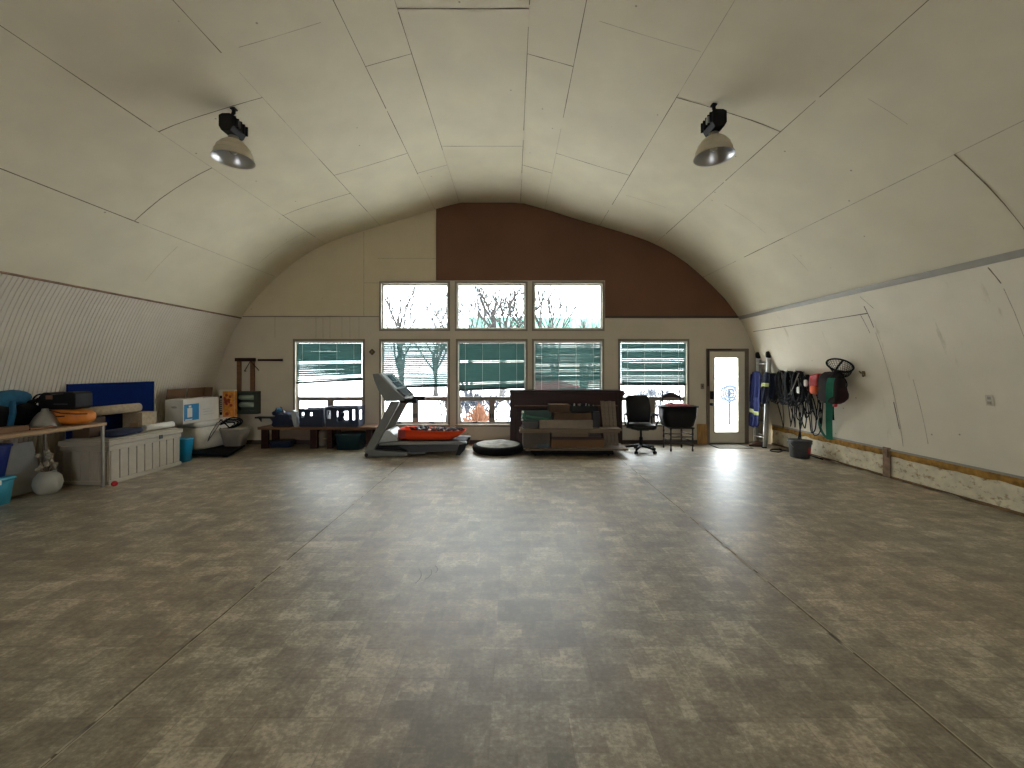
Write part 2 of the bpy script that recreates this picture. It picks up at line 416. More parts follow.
def ribbon_cross(u0, u1, s, y, w, mi):
    m = max(2, int(abs(u1 - u0) / 0.15)); prev = None
    for i in range(m + 1):
        p = ins(u0 + (u1 - u0) * i / m, s); k = w * random.uniform(0.55, 1.2) / 2
        A = bm.verts.new((p.x, y - k, p.z)); C = bm.verts.new((p.x, y + k, p.z))
        if prev: bm.faces.new((prev[0], prev[1], C, A)).material_index = mi
        prev = (A, C)
US = [.65, 1.17, 2.33, 3.5, 4.53]
for s in (-1, 1):
    for i, u in enumerate(US):
        y = YF
        while y < D - 0.05:
            l = random.uniform(0.9, 2.6); y1 = min(D - 0.02, y + l)
            strong = random.random() < (0.75, 0.6, 0.62, 0.5, 0.4)[i]
            ribbon_long(u, s, y, y1, 0.0085 if strong else 0.006, 1 if strong else 2)
            y = y1 + random.choice((0, 0, 0.05, 0.25))
    cols = [(.65, 1.17, 4.5), (1.17, 2.33, 3.86), (2.33, 3.5, 4.5), (3.5, 4.53, 3.72 if s > 0 else 5.3), (4.53, 5.3, 6.1)]
    for u0, u1, y0 in cols:
        for k in range(-4, 3):
            y = y0 + 2.44 * k
            if YF < y < D - 0.2:
                strong = random.random() < 0.6
                if strong: ribbon_cross(u0, u1, s, y, 0.011, 1)
                else:
                    a = random.uniform(0, 0.3); b_ = random.uniform(0.6, 1)
                    ribbon_cross(u0 + (u1 - u0) * a, u0 + (u1 - u0) * b_, s, y, 0.007, 2)
for k in range(-4, 2):
    ribbon_cross(0, .65, -1, 3.94 + 2.42 * k, 0.011, 1); ribbon_cross(0, .65, 1, 3.94 + 2.42 * k, 0.011, 1)
struct(obj('ceiling', bm, [CEIL, SEAM, SEAMF], fixn=False))

# left wall: upright beadboard, grooves are real
bm = B()
ys = []; y = YF
while y < D:
    ys += [(y, 0.0), (y + 0.034, 0.0), (y + 0.038, 0.007), (y + 0.047, 0.007)]
    y += 0.052
ys.append((D, 0.0))
low = LOW[::2] if LOW[-1] in LOW[::2] else LOW[::2] + [LOW[-1]]
rows = [[bm.verts.new((CX - u - d, yy, z)) for (yy, d) in ys] for u, z in low]
for a, b in zip(rows, rows[1:]):
    for k in range(len(ys) - 1): bm.faces.new((a[k], a[k + 1], b[k + 1], b[k]))
arch_sheet(bm, [(CX - u - 0.15, z) for u, z in LOW], YF, D)
struct(obj('wall_left', bm, BEAD, fixn=False))
bm = B(); tube(bm, [(XL(SPLIT) + 0.006, YF, SPLIT), (XL(SPLIT) + 0.006, D, SPLIT)], 0.016, 4)
struct(obj('trim_1', bm, mat('raw_brown_edge', (132, 104, 80), 0.8, var=0.35, scale=6)))

# right wall: painted board that stops above a concrete curb
bm = B()
ZP = 0.41
pr = [(CX + u, z) for u, z in LOW if z > ZP] + [(XR(ZP), ZP)]
arch_sheet(bm, pr, YF, D); arch_sheet(bm, [(x + 0.15, z) for x, z in pr], YF, D)
def rib_w(y0, z0, y1, z1, w, mi):
    n = 8; prev = None; horiz = abs(y1 - y0) > abs(z1 - z0)
    for i in range(n + 1):
        t = i / n; y = y0 + (y1 - y0) * t; z = z0 + (z1 - z0) * t; k = w * random.uniform(.6, 1.2) / 2
        if horiz: A = bm.verts.new((XR(z - k) - .003, y, z - k)); C = bm.verts.new((XR(z + k) - .003, y, z + k))
        else: A = bm.verts.new((XR(z) - .003, y - k, z)); C = bm.verts.new((XR(z) - .003, y + k, z))
        if prev: bm.faces.new((prev[0], prev[1], C, A)).material_index = mi
        prev = (A, C)
rib_w(8.3, 2.37, 5.62, 2.37, 0.012, 1)
rib_w(5.62, 2.47, 5.62, 2.17, 0.014, 1); rib_w(5.74, 2.37, 5.71, 2.1, 0.008, 1)
rib_w(5.62, 2.1, 5.62, 0.5, 0.008, 2); rib_w(5.65, 1.12, 5.64, 0.74, 0.012, 1)
rib_w(4.08, 2.62, 4.05, 2.45, 0.012, 1); rib_w(4.05, 2.4, 4.02, 0.5, 0.006, 2); rib_w(5.3, 1.45, 5.27, 0.6, 0.008, 2)
rib_w(5.6, 2.6, 5.5, 2.42, 0.010, 2)
for y in (3.0, 1.8): rib_w(y, 2.6, y, .5, .008, 2)
struct(obj('wall_right', bm, [WALLR, SEAM, SEAMF], fixn=False))
bm = B()
a0, a1 = SPLIT - 0.035, SPLIT + 0.03
prism(bm, [(XR(a0) - .002, a0), (XR(a0) - .016, a0), (XR(a1) - .016, a1), (XR(a1) - .002, a1)], YF, D - 0.002)
struct(obj('trim_2', bm, STEEL))
bm = B(); bx(bm, XR(.43) - .014, XR(.43) - .001, YF, D - .03, ZP - .010, ZP + .018)
struct(obj('trim_3', bm, STEEL))
# foam seam and curb
def rough_strip(bm, x, z0, z1, amp, seed, thick, step=0.06):
    yv = YF; prev = None
    while yv <= D - .02:
        zz0 = z0 + amp * mnoise.noise((yv * 5, seed, 0)); xx = x + .5 * amp * mnoise.noise((yv * 7, seed + 9, 0))
        cur = [bm.verts.new(p) for p in ((xx, yv, zz0), (xx - .2 * amp, yv, (zz0 + z1) / 2), (xx, yv, z1), (xx + thick, yv, z1), (xx + thick, yv, zz0))]
        if prev:
            for i in range(5): bm.faces.new((prev[i], prev[(i + 1) % 5], cur[(i + 1) % 5], cur[i]))
        else: bm.faces.new(cur)
        prev = cur; yv += step
    bm.faces.new(prev[::-1])
bm = B(); rough_strip(bm, XR(.36) - .012, .315, ZP - .01, .03, 3.1, .10)
struct(obj('trim_4', bm, FOAM))
bm = B(); rough_strip(bm, XR(.2) - .01, 0.0, .335, .02, 8.1, .2)
struct(obj('trim_5', bm, CONC))
bm = B(); rough_strip(bm, XR(.02) - .05, 0.0, .03, .03, 5.5, .055)
struct(obj('baseboard_right', bm, mat('crumbling_wood_strip', (112, 86, 56), .9, var=.4, scale=9)))
# bracket stub on the curb
bm = B(); yb = 5.87; xb = XR(.2) - .03
bx(bm, xb - .012, xb + .01, yb - .055, yb + .055, .01, .44); bx(bm, xb - .03, xb + .0, yb - .03, yb + .03, .30, .42)
struct(obj('trim_6', bm, mat('rusty_grey_bracket', (136, 112, 88), .7, .2, .35, 11)))

# floor
bm = B()
fl = [(XL(0) - .12, YF), (XR(0) + .1, YF), (XR(0) + .1, D + .15), (XL(0) - .12, D + .15)]
bm.faces.new([bm.verts.new((x, y, 0)) for x, y in fl])
bm.faces.new([bm.verts.new((x, y, -.1)) for x, y in fl])
def fstrip(pts, w, mi, z=.0012):
    prev = None
    for i, (x, y) in enumerate(pts):
        a = pts[min(i + 1, len(pts) - 1)]; b_ = pts[max(i - 1, 0)]
        d = Vector((a[0] - b_[0], a[1] - b_[1], 0)).normalized(); n = Vector((-d.y, d.x, 0)) * w / 2 * random.uniform(.6, 1.2)
        A = bm.verts.new((x + n.x, y + n.y, z)); C = bm.verts.new((x - n.x, y - n.y, z))
        if prev: bm.faces.new((prev[0], prev[1], C, A)).material_index = mi
        prev = (A, C)
for sx_ in (-1.868, 1.896):
    fstrip([(sx_ + .002 * math.sin(i), YF + i * .1) for i in range(int((D - YF) / .1))], .012, 1)
    fstrip([(sx_ + .010 + .002 * math.sin(i), YF + i * .1) for i in range(int((D - YF) / .1))], .006, 2)
    for k in range(16):
        y = random.uniform(1.5, 6.5); fstrip([(sx_ - .004, y), (sx_ - .004, y + random.uniform(.05, .25))], .012, random.choice((1, 2, 2)), .002)
fstrip([(-1.868, 3.12), (-1.866, 3.3)], .03, 2, .0025); fstrip([(-1.862, 3.08), (-1.86, 3.2)], .014, 1, .003)
for (x, y, l, a) in ((-.72, 2.95, .22, 1.1), (-.66, 3.0, .16, .9), (-.60, 3.1, .12, 1.2)):
    fstrip([(x + l * t * math.cos(a + t * .6), y + l * t * math.sin(a + t * .6)) for t in (0, .25, .5, .75, 1)], .008, 3, .0015)
struct(obj('floor', bm, [FLOORM, SEAM, mat('pale_seam_edge', (190, 182, 164), .7), mat('dark_scuff', (92, 84, 74), .7)], fixn=False))

# ------------------------------------------------------------------ back wall with windows and door
UP = [(381.3, 448, 283.5, 329), (457, 525.5, 283.5, 329), (534, 602.3, 283.5, 329)]
LO = [(295.3, 363, 341, 424.5), (381.3, 448, 341, 424.5), (458, 525.5, 341, 424.5), (534, 602, 341, 424.5), (620, 687, 341, 424.5)]
def op(t): return wx(t[0], D), wx(t[1], D), wz(t[3], D), wz(t[2], D)
DOOR = (wx(708.5, D), wx(746, D), 0.0, wz(350.5, D))
outl = [(CX - u - .05, z + (.05 if z > 2 else 0)) for u, z in reversed(PROF)] + [(CX + u + .05, z + (.05 if z > 2 else 0)) for u, z in PROF]
outl = [outl[0], *outl[1:]]
outl = outl + [(DOOR[1], 0), (DOOR[1], DOOR[3]), (DOOR[0], DOOR[3]), (DOOR[0], 0)]
# close top duplicates
clean = []
for p in outl:
    if not clean or (abs(p[0] - clean[-1][0]) + abs(p[1] - clean[-1][1])) > 1e-4: clean.append(p)
bm = B()
plate(bm, clean, [rect(*op(t)) for t in UP + LO], (0, D, 0), (1, 0, 0), (0, 0, 1), -0.15)
struct(obj('wall_back', bm, WALLB))
# gable boards: cream on the left, brown hardboard on the right
def archpoly(x0, x1, zb):
    n = 24; top = []
    for i in range(n + 1):
        x = x0 + (x1 - x0) * i / n; top.append((x, z_at(x - CX) - .003))
    return top
xb_ = wx(436, D); zt = wz(280.5, D); zl = wz(316, D)
bm = B()
top = archpoly(CX - u_at(zl) + .01, xb_, 0)
poly = top + [(xb_, zt), (wx(379, D), zt), (wx(379, D), zl), (top[0][0], zl)]
plate(bm, [p for i, p in enumerate(poly) if not (i == len(poly) - 1 and abs(p[1] - top[0][1]) < .02)], [], (0, D, 0), (1, 0, 0), (0, 0, 1), .008)
def wline(x0, z0, x1, z1, w=.012, y=D - .0095, mi=1):
    if abs(x1 - x0) < abs(z1 - z0): bx(bm, x0 - w / 2, x0 + w / 2, y - .001, y, z0, z1, mi)
    else: bx(bm, x0, x1, y - .001, y, z0 - w / 2, z0 + w / 2, mi)
wline(wx(364, D), zl, wx(364, D), wz(232, D)); wline(wx(378, D), wz(258.5, D), xb_, wz(258.5, D), .010); wline(wx(364, D), wz(283, D), wx(379, D), wz(283, D))
struct(obj('trim_7', bm, [WALLBU, SEAMF], bevel=0))
bm = B()
xr = CX + u_at(zl) - .01; xm = wx(605, D)
top = archpoly(xb_ + .004, xr, 0)
poly = top + [(xr - .01, zl), (xm, zl), (xm, zt), (xb_ + .004, zt)]
plate(bm, poly, [], (0, D, 0), (1, 0, 0), (0, 0, 1), .010)
struct(obj('trim_8', bm, BROWN))
bm = B(); bx(bm, xm, xr + .02, D - .022, D - .001, zl - .045, zl); struct(obj('trim_9', bm, mat('dark_edge_board', (58, 50, 42), .7)))
bm = B(); bx(bm, XL(zl) + .02, wx(379, D), D - .018, D - .001, zl - .022, zl - .004); struct(obj('trim_10', bm, TRIMG))
bm = B()
for px in (275, 316, 323, 330, 342, 350, 359):
    wline(wx(px, D), wz(338, D), wx(px, D), zl - .022, .010, D - .001, 0)
struct(obj('trim_11', bm, SEAMF))
bm = B(); bx(bm, XL(.05) + .05, DOOR[0] - .05, D - .02, D - .001, 0, .085); struct(obj('baseboard_back', bm, mat('shadow_brown_baseboard', (64, 48, 38), .6)))  # low baseboard, its dark brown also paints the shadow along the wall foot

# windows
YG = D + .075
def frame_bars(bm, x0, x1, z0, z1, w, y0, y1):
    bx(bm, x0, x1, y0, y1, z0, z0 + w); bx(bm, x0, x1, y0, y1, z1 - w, z1)
    bx(bm, x0, x0 + w, y0, y1, z0 + w, z1 - w); bx(bm, x1 - w, x1, y0, y1, z0 + w, z1 - w)
def build_window(n, t, lower):
    x0, x1, z0, z1 = op(t)
    w = sempty('window_%d' % n, ((x0 + x1) / 2, D, z0))
    bm = B(); k = .044
    frame_bars(bm, x0 - k, x1 + k, z0 - k, z1 + k, k, D - .016, D - .001)
    if lower: bx(bm, x0 - k - .01, x1 + k + .01, D - .05, D - .002, z0 - .028, z0 - .002)
    obj('window_trim', bm, TRIMG, w, bevel=.003)
    bm = B(); frame_bars(bm, x0 + .002, x1 - .002, z0 + .002, z1 - .002, .030, YG - .03, YG + .03)
    obj('window_frame', bm, VINYL, w, bevel=.003)
    if lower:
        zr = wz(398.5, D); xc = (x0 + x1) / 2
        bm = B(); bx(bm, x0 + .03, x1 - .03, YG - .025, YG + .025, zr - .03, zr + .03)
        bx(bm, xc - .04, xc + .04, YG - .025, YG + .025, z0 + .03, zr - .03)
        for a, b_ in ((x0 + .03, xc - .04), (xc + .04, x1 - .03)): frame_bars(bm, a, b_, z0 + .03, zr - .03, .022, YG - .02, YG + .02)
        obj('sash_rail', bm, TRIMG, w, bevel=.003)
        for s in (-1, 1):
            bm = B(); bx(bm, xc + s * .022 - .012, xc + s * .022 + .012, YG - .05, YG - .025, z0 + .14, z0 + .23); obj('latch', bm, DARKP, w, bevel=.004)
            bm = B(); c = xc + s * (x1 - x0) * .25
            bx(bm, c - .045, c + .045, YG - .05, YG - .02, z0 + .03, z0 + .055); tube(bm, [(c, YG - .05, z0 + .05), (c + .06, YG - .06, z0 + .06)], .008, 5)
            obj('crank', bm, DARKP, w)
        for (a, b_, c, d) in ((x0 + .03, x1 - .03, zr + .03, z1 - .03), (x0 + .05, xc - .06, z0 + .05, zr - .05), (xc + .06, x1 - .05, z0 + .05, zr - .05)):
            bm = B(); bx(bm, a, b_, YG - .003, YG + .003, c, d); obj('pane', bm, GLASS, w)
    else:
        bm = B(); bx(bm, x0 + .03, x1 - .03, YG - .003, YG + .003, z0 + .03, z1 - .03); obj('pane', bm, GLASS, w)
for i, t in enumerate(LO): build_window(i + 1, t, True)
for i, t in enumerate(UP): build_window(i + 6, t, False)

# blinds
def build_blind(t, ybl, ybr, tilt, gaps, lab, seed):
    rnd = random.Random(seed)
    x0, x1, z0, z1 = op(t); x0 += .02; x1 -= .02; Yb = D + .012
    th = thing('window_blind', lab, 'window blind', ((x0 + x1) / 2, Yb, z1), 'teal slatted blinds over the lower windows')
    bm = B(); bx(bm, x0, x1, Yb - .025, Yb + .025, z1 - .045, z1 - .004); obj('headrail', bm, VINYL, th, bevel=.004)
    zl_, zr_ = wz(ybl, D), wz(ybr, D); top = z1 - .05; pitch = .040
    n = int((top - max(zl_, zr_)) / pitch); bm = B()
    def ends(tt):
        q = tt * tt
        base = top + (max(zl_, zr_) - top) * tt
        return base + (zl_ - max(zl_, zr_)) * q, base + (zr_ - max(zl_, zr_)) * q
    for k in range(n):
        a, b_ = ends((k + .5) / n); ang = tilt + rnd.uniform(-5, 5)
        if k in gaps: ang = gaps[k]
        ang = math.radians(ang); hy, hz = .024 * math.cos(ang), .024 * math.sin(ang)
        sag = rnd.uniform(-.002, .002); N_ = 6; rows = []
        for q in range(N_ + 1):
            tq = q / N_; x = x0 + .006 + (x1 - x0 - .012) * tq; zc = a + (b_ - a) * tq + sag * math.sin(tq * PI)
            rows.append([bm.verts.new((x, Yb - hy, zc + hz)), bm.verts.new((x, Yb + .003, zc + .003)), bm.verts.new((x, Yb + hy, zc - hz))])
        for p, q in zip(rows, rows[1:]):
            for j in (0, 1): bm.faces.new((p[j], p[j + 1], q[j + 1], q[j]))
    obj('slat_sheet', bm, BLIND, th, solid=.0016)
    bm = B(); N_ = 4
    for q in range(1):
        v = [(x0 + .004, zl_), (x1 - .004, zr_), (x1 - .004, zr_ + .046), (x0 + .004, zl_ + .046)]
        prism(bm, v, Yb - .02, Yb + .02)
    obj('bottom_rail', bm, BLINDR, th, bevel=.003)
    for f in (.1, .36, .62, .88):
        x = x0 + (x1 - x0) * f; zb = zl_ + (zr_ - zl_) * f
        bm = B(); tube(bm, [(x, Yb - .027, z1 - .05), (x, Yb - .027, zb + .02)], .0035, 4); obj('ladder_cord', bm, CORD, th)
    return th
build_blind(LO[0], 384, 380.5, 65, {9: 38, 16: 36, 17: 46, 19: 44}, 'teal slatted blind with two open bands over the window above the low bench', 1)
build_blind(LO[1], 388.5, 387, 47, {}, 'teal blind tilted open and nearly see-through, behind the treadmill', 2)
build_blind(LO[2], 391, 388.5, 68, {9: 34, 20: 40}, 'closed dark teal blind with one bright slit, sagging at its left', 3)
build_blind(LO[3], 397, 396, 53, {11: 44, 1: 40}, 'teal slatted blind behind the dark wood counter', 4)
build_blind(LO[4], 385.5, 385.5, 55, {3: 42, 8: 44}, 'teal blind over the window behind the black office chair', 5)

# door
dr = sempty('door_1', ((DOOR[0] + DOOR[1]) / 2, D, 0))
bm = B(); k = .055
bx(bm, DOOR[0] - .05, DOOR[0] + .02, D - .02, D + .12, 0, DOOR[3] + .04); bx(bm, DOOR[1] - .02, DOOR[1] + .05, D - .02, D + .12, 0, DOOR[3] + .04)
bx(bm, DOOR[0] + .02, DOOR[1] - .02, D - .02, D + .12, DOOR[3] - .02, DOOR[3] + .04); bx(bm, DOOR[0] + .02, DOOR[1] - .02, D + .0, D + .12, 0.001, .022)
obj('door_frame', bm, mat('brown_grey_door_frame', (104, 92, 78), .6), dr, bevel=.003)
bm = B(); bx(bm, DOOR[0] - .035, DOOR[0] - .006, D - .034, D - .02, wz(386, D), DOOR[3] + .03); bx(bm, DOOR[0] - .006, wx(731, D), D - .034, D - .02, DOOR[3] + .004, DOOR[3] + .03)
obj('weatherstrip', bm, mat('dark_brown_strip', (52, 40, 32), .8), dr)
s0, s1, sz0, sz1 = DOOR[0] + .022, DOOR[1] - .022, .024, DOOR[3] - .022
g0, g1, gz0, gz1 = wx(715, D), wx(738.3, D), wz(432, D), wz(358, D)
bm = B(); plate(bm, rect(s0, s1, sz0, sz1), [rect(g0, g1, gz0, gz1)], (0, D + .01, 0), (1, 0, 0), (0, 0, 1), -.045)
obj('door_slab', bm, mat('cream_door_paint', (206, 198, 178), .45, var=.03), dr)
bm = B(); frame_bars(bm, g0 - .03, g1 + .03, gz0 - .03, gz1 + .03, .032, D - .004, D + .011); obj('glazing_bead', bm, mat('cream_door_bead', (196, 188, 166), .5, var=.03), dr, bevel=.004)
bm = B(); bx(bm, g0, g1, D + .03, D + .036, gz0, gz1); obj('pane', bm, GLASS, dr)
bm = B(); c = P(711.6, 395, D); bx(bm, c.x - .035, c.x + .035, D - .035, D + .009, c.z - .09, c.z + .085); obj('keypad_lock', bm, DARKP, dr, bevel=.012)
bm = B(); c = P(711, 404.2, D); lm = lathe(bm, [(.012, 0), (.03, .005), (.014, .012), (.014, .035), (.03, .045), (.032, .06), (.02, .072), (0.0, .074)], (0, 0, 0), 16)
bmesh.ops.rotate(bm, verts=bm.verts[:], matrix=Matrix.Rotation(PI / 2, 3, 'X')); bmesh.ops.translate(bm, verts=bm.verts[:], vec=(c.x, D + .008, c.z))
obj('knob', bm, DARKP, dr)
for z in (.25, 1.05, 1.8):
    bm = B(); tube(bm, [(s1 + .006, D + .003, z - .05), (s1 + .006, D + .003, z + .05)], .009, 8); obj('hinge', bm, BRASS, dr)
bm = B(); c = P(702.3, 386.3, D); bx(bm, c.x - .036, c.x + .036, D - .008, D - .001, c.z - .058, c.z + .058); 
ls = obj('light_switch', bm, mat('grey_switch_plate', (120, 110, 96), .5), None, bevel=.003, base=(c.x, D - .001, c.z)); tag(ls, 'small grey light switch plate on the wall left of the door', 'light switch')
bm = B(); bx(bm, c.x - .007, c.x + .007, D - .018, D - .008, c.z - .012, c.z + .014); obj('toggle', bm, DARKP, ls)

# front wall behind the viewer with an unseen doorway added to let in fill light
bm = B()
outf = [(CX - u - .05, z + (.05 if z > 2 else 0)) for u, z in reversed(PROF)] + [(CX + u + .05, z + (.05 if z > 2 else 0)) for u, z in PROF[1:]]
FILL_DOOR = (CX - 1.3, CX + 1.3, 0, 2.3)
outf += [(FILL_DOOR[1], 0), (FILL_DOOR[1], FILL_DOOR[3]), (FILL_DOOR[0], FILL_DOOR[3]), (FILL_DOOR[0], 0)]
plate(bm, outf, [], (0, YF, 0), (1, 0, 0), (0, 0, 1), .15)
struct(obj('wall_front', bm, WALLB))
# ------------------------------------------------------------------ high-bay lamps
def high_bay(x, y, s, lab):
    zc = z_at(x - CX)
    th = thing('high_bay_lamp', lab, 'ceiling lamp', (x, y, zc), 'bell-shaped high-bay lamps')
    bm = B(); tube(bm, [(x, y, zc + .01), (x, y, zc - .05), (x + .02 * s, y, zc - .08), (x, y, zc - .14)], [.02, .02, .014, .014], 8); box(bm, (x, y, zc - .008), (.055, .055, .016))
    obj('hanger', bm, DARKP, th)
    zb = zc - .13
    bm = B(); prism(bm, [(x - .08, zb - .02), (x - .04, zb), (x + .04, zb), (x + .08, zb - .02), (x + .08, zb - .14), (x + .05, zb - .19), (x - .05, zb - .19), (x - .08, zb - .14)], y - .13, y + .09)
    obj('ballast_box', bm, DARKP, th, bevel=.008)
    bm = B()
    for k in range(5): bx(bm, x - s * .08 - s * .022, x - s * .08 + .0, y - .12 + k * .05, y - .105 + k * .05, zb - .135, zb - .03)
    obj('cooling_fin', bm, DARKP, th)
    bm = B(); bx(bm, x - s * .081, x - s * .105, y - .08, y - .035, zb - .12, zb - .05); obj('rating_label', bm, mat('dull_pale_label', (150, 148, 138), .6) if s > 0 else GREYD, th)
    bm = B(); lathe(bm, [(.046, -.18), (.052, -.20), (.052, -.235), (.06, -.245)], (x, y, zb), 20); obj('lamp_neck', bm, ALUD, th)
    bm = B()
    pr = [(r * 1.05, z) for r, z in ((.055, -.232), (.088, -.245), (.125, -.278), (.155, -.325), (.176, -.38), (.190, -.440), (.200, -.445), (.200, -.454))]
    lathe(bm, pr, (x, y, zb), 36, caps=False)
    for rr_, zz_ in ((.165, -.325), (.187, -.38)): lathe(bm, [(rr_ - .003, zz_ + .006), (rr_ + .002, zz_), (rr_, zz_ - .006)], (x, y, zb), 36, caps=False)
    rs_ = obj('reflector_shell', bm, LAMPB, th, fixn=False)
    bm = B(); lathe(bm, [(r - .006, z - .004) for r, z in pr[:6]] + [(.204, -.452), (.211, -.456)], (x, y, zb), 36, caps=False)
    bm.faces.ensure_lookup_table()
    obj('reflector_lining', bm, CHROME, rs_, fixn=False)
    bm = B(); lathe(bm, [(.02, -.235), (.022, -.27), (.042, -.31), (.048, -.345), (.035, -.38), (.0, -.395)], (x, y, zb), 16)
    obj('bulb', bm, mat('milky_bulb', (215, 215, 210), .15, var=.02), rs_)
    return th
high_bay(-3.17, 4.54, -1, 'bell-shaped high-bay lamp with black ballast box, hanging from the left half of the ceiling')
high_bay(2.234, 4.45, 1, 'bell-shaped high-bay lamp with black ballast box, hanging from the right half of the ceiling')

# ------------------------------------------------------------------ left side: bench and what is on and under it
TZ = .865
XT = -5.48
tb = thing('workbench', 'long pale wood topped work table along the beadboard wall, nearest at left', 'work table', (-5.9, 4.2, 0))
bm = B(); bx(bm, -6.33, XT, 2.6, 5.40, TZ - .035, TZ); obj('table_top', bm, WOODL, tb, bevel=.004)
bm = B(); bx(bm, -6.25, XT - .22, 2.7, 5.30, TZ - .075, TZ - .036); obj('apron', bm, mat('dull_bench_frame', (96, 84, 70), .6), tb)
for (x, y) in ((XT - .035, 5.375), (XT - .035, 2.68), (-6.27, 5.36), (-6.27, 2.68)):
    bm = B(); bx(bm, x - .014, x + .014, y - .014, y + .014, 0, TZ - .036); obj('leg', bm, mat('grey_painted_steel', (142, 134, 122), .5), tb, bevel=.003)
# tubs below
def tub(name, lab, cat, x0, x1, y0, y1, z0, z1, m, taper=.04, group=None, lid=None, rimm=None, square=8):
    cx, cy = (x0 + x1) / 2, (y0 + y1) / 2; hx, hy = (x1 - x0) / 2, (y1 - y0) / 2; h = z1 - z0
    th = thing(name, lab, cat, (cx, cy, z0), group)
    k = 1 - taper / max(min(hx, hy), .01)
    bm = B()
    pr = [(k * 1.0, 0), (1.0 - .02, h * .93), (1.0 - .02, h)] + ([] if lid else [(.93, h), (k * .93, .012), (0, .012)])
    if not lid: lathe(bm, [(0.0, 0)] + pr[:], (cx, cy, z0), 32, hx * .97, hy * .97, square=square, smooth=True)
    else: lathe(bm, [(0.0, 0)] + pr + [(0, h)], (cx, cy, z0), 32, hx * .97, hy * .97, square=square)
    obj('body', bm, m, th)
    bm = B(); lathe(bm, [(.95, h - .035), (1.02, h - .03), (1.02, h - .004), (.94, h + .001)] if not lid else [(.96, h - .03), (1.03, h - .025), (1.03, h + .004), (.95, h + .016), (0, h + .018)], (cx, cy, z0), 32, hx * .97, hy * .97, square=square)
    obj('lid' if lid else 'rim', bm, lid or rimm or m, th)
    return th
t = tub('storage_tote', 'teal tote with white clip on the floor under the work table', 'storage tub', -6.33, -5.93, 4.1, 4.82, 0, .30, TEALP, .02, lid=TEALP)
bm = B(); bx(bm, -5.935, -5.905, 4.5, 4.62, .245, .30); obj('clip', bm, WHITEP, t, bevel=.004)
tub('storage_tote', 'deep blue plastic tub standing on a teal tote under the work table', 'storage tub', -6.32, -5.94, 4.12, 4.80, .325, .70, BLUEP, .03)
# vase with dried flowers
v = thing('flower_vase', 'round pale stoneware vase with dried pale flowers under the work table', 'vase', (-5.93, 5.10, 0))
bm = B(); lathe(bm, [(.0, 0), (.08, 0), (.118, .05), (.135, .13), (.124, .21), (.085, .262), (.068, .275), (.08, .29), (.064, .29), (.055, .27), (0, .26)], (-5.93, 5.10, 0), 28); obj('pot', bm, CERAM, v)
rnd = random.Random(4); bmf = B(); bms = B()
for k in range(26):
    a = rnd.uniform(0, 2 * PI); r = rnd.uniform(.01, .10); h = rnd.uniform(.33, .56) - r * .5
    c = Vector((-5.93 + r * math.cos(a), 5.10 + r * math.sin(a), h))
    soft(bmf, c, (.052, .052, .045), .9, 7, 5, .014, k, freq=30); tube(bms, [(-5.93, 5.1, .25), c], .004, 4)
obj('flower', bmf, PETAL, v)['kind'] = 'stuff'
obj('stem', bms, WOODG, v)['kind'] = 'stuff'
# pale foam board leaning under the table
bm = B(); box(bm, (-6.22, 4.98, .33), (.03, .50, .64), (0, math.radians(-14), 0)); tag(obj('foam_board', bm, mat('pale_grey_board', (170, 168, 162), .8, var=.06), None, base=(-6.15, 4.98, 0)), 'pale grey board leaning on the wall in the dark under the work table', 'board')
# sports bag on the table
sb = thing('sports_bag', 'black bag with teal top and side strap on the left of the work table', 'bag', (-6.08, 4.85, TZ))
bm = B(); soft(bm, (-6.15, 4.72, TZ + .165), (.32, .86, .33), .62, 26, 14, .05, 2, freq=4); obj('bag_body', bm, BLACKF, sb)
bm = B(); soft(bm, (-6.15, 4.84, TZ + .335), (.28, .52, .25), 1.05, 24, 12, .06, 5, freq=5); obj('top_flap', bm, TEALF, sb)
bm = B(); tube(bm, [(-6.01, 4.80, TZ + .33), (-5.975, 4.78, TZ + .2), (-5.985, 4.76, TZ + .04)], .028, 6); obj('side_strap', bm, TEALF, sb)
bm = B(); tube(bm, [(-6.06, 4.98, TZ + .30), (-6.01, 5.06, TZ + .33), (-6.02, 5.12, TZ + .25), (-6.06, 5.13, TZ + .12)], .022, 6); obj('handle', bm, BLACKF, sb)
bm = B(); box(bm, (-5.72, 4.50, TZ + .033), (.16, .34, .06), (0, 0, .10)); tag(obj('cardboard_box', bm, CARD, None, bevel=.003, base=(-5.72, 4.5, TZ)), 'flat tan carton lying in front of the black bag on the work table', 'carton')
bm = B(); box(bm, (-5.66, 4.80, TZ + .013), (.10, .22, .024), (0, 0, -.3)); tag(obj('wood_offcut', bm, WOODB, None, bevel=.002, base=(-5.66, 4.80, TZ)), 'short brown wood offcut by the grey dome on the work table', 'wood block')
# grey dome
gd = thing('metal_dome', 'grey metal lamp dome turned face down on the work table beside the orange pouch', 'metal dome', (-5.85, 5.0, TZ))
bm = B(); lathe(bm, [(.135, 0), (.135, .012), (.122, .06), (.09, .13), (.055, .18), (.035, .195), (.03, .225), (0, .228)], (-5.85, 5.0, TZ), 28); obj('shade', bm, mat('dull_grey_metal', (150, 148, 142), .35, .5), gd)
bm = B(); lathe(bm, [(.13, 0.001), (.144, .004), (.144, .016), (.13, .02)], (-5.85, 5.0, TZ), 28); obj('rim', bm, ALUD, gd)
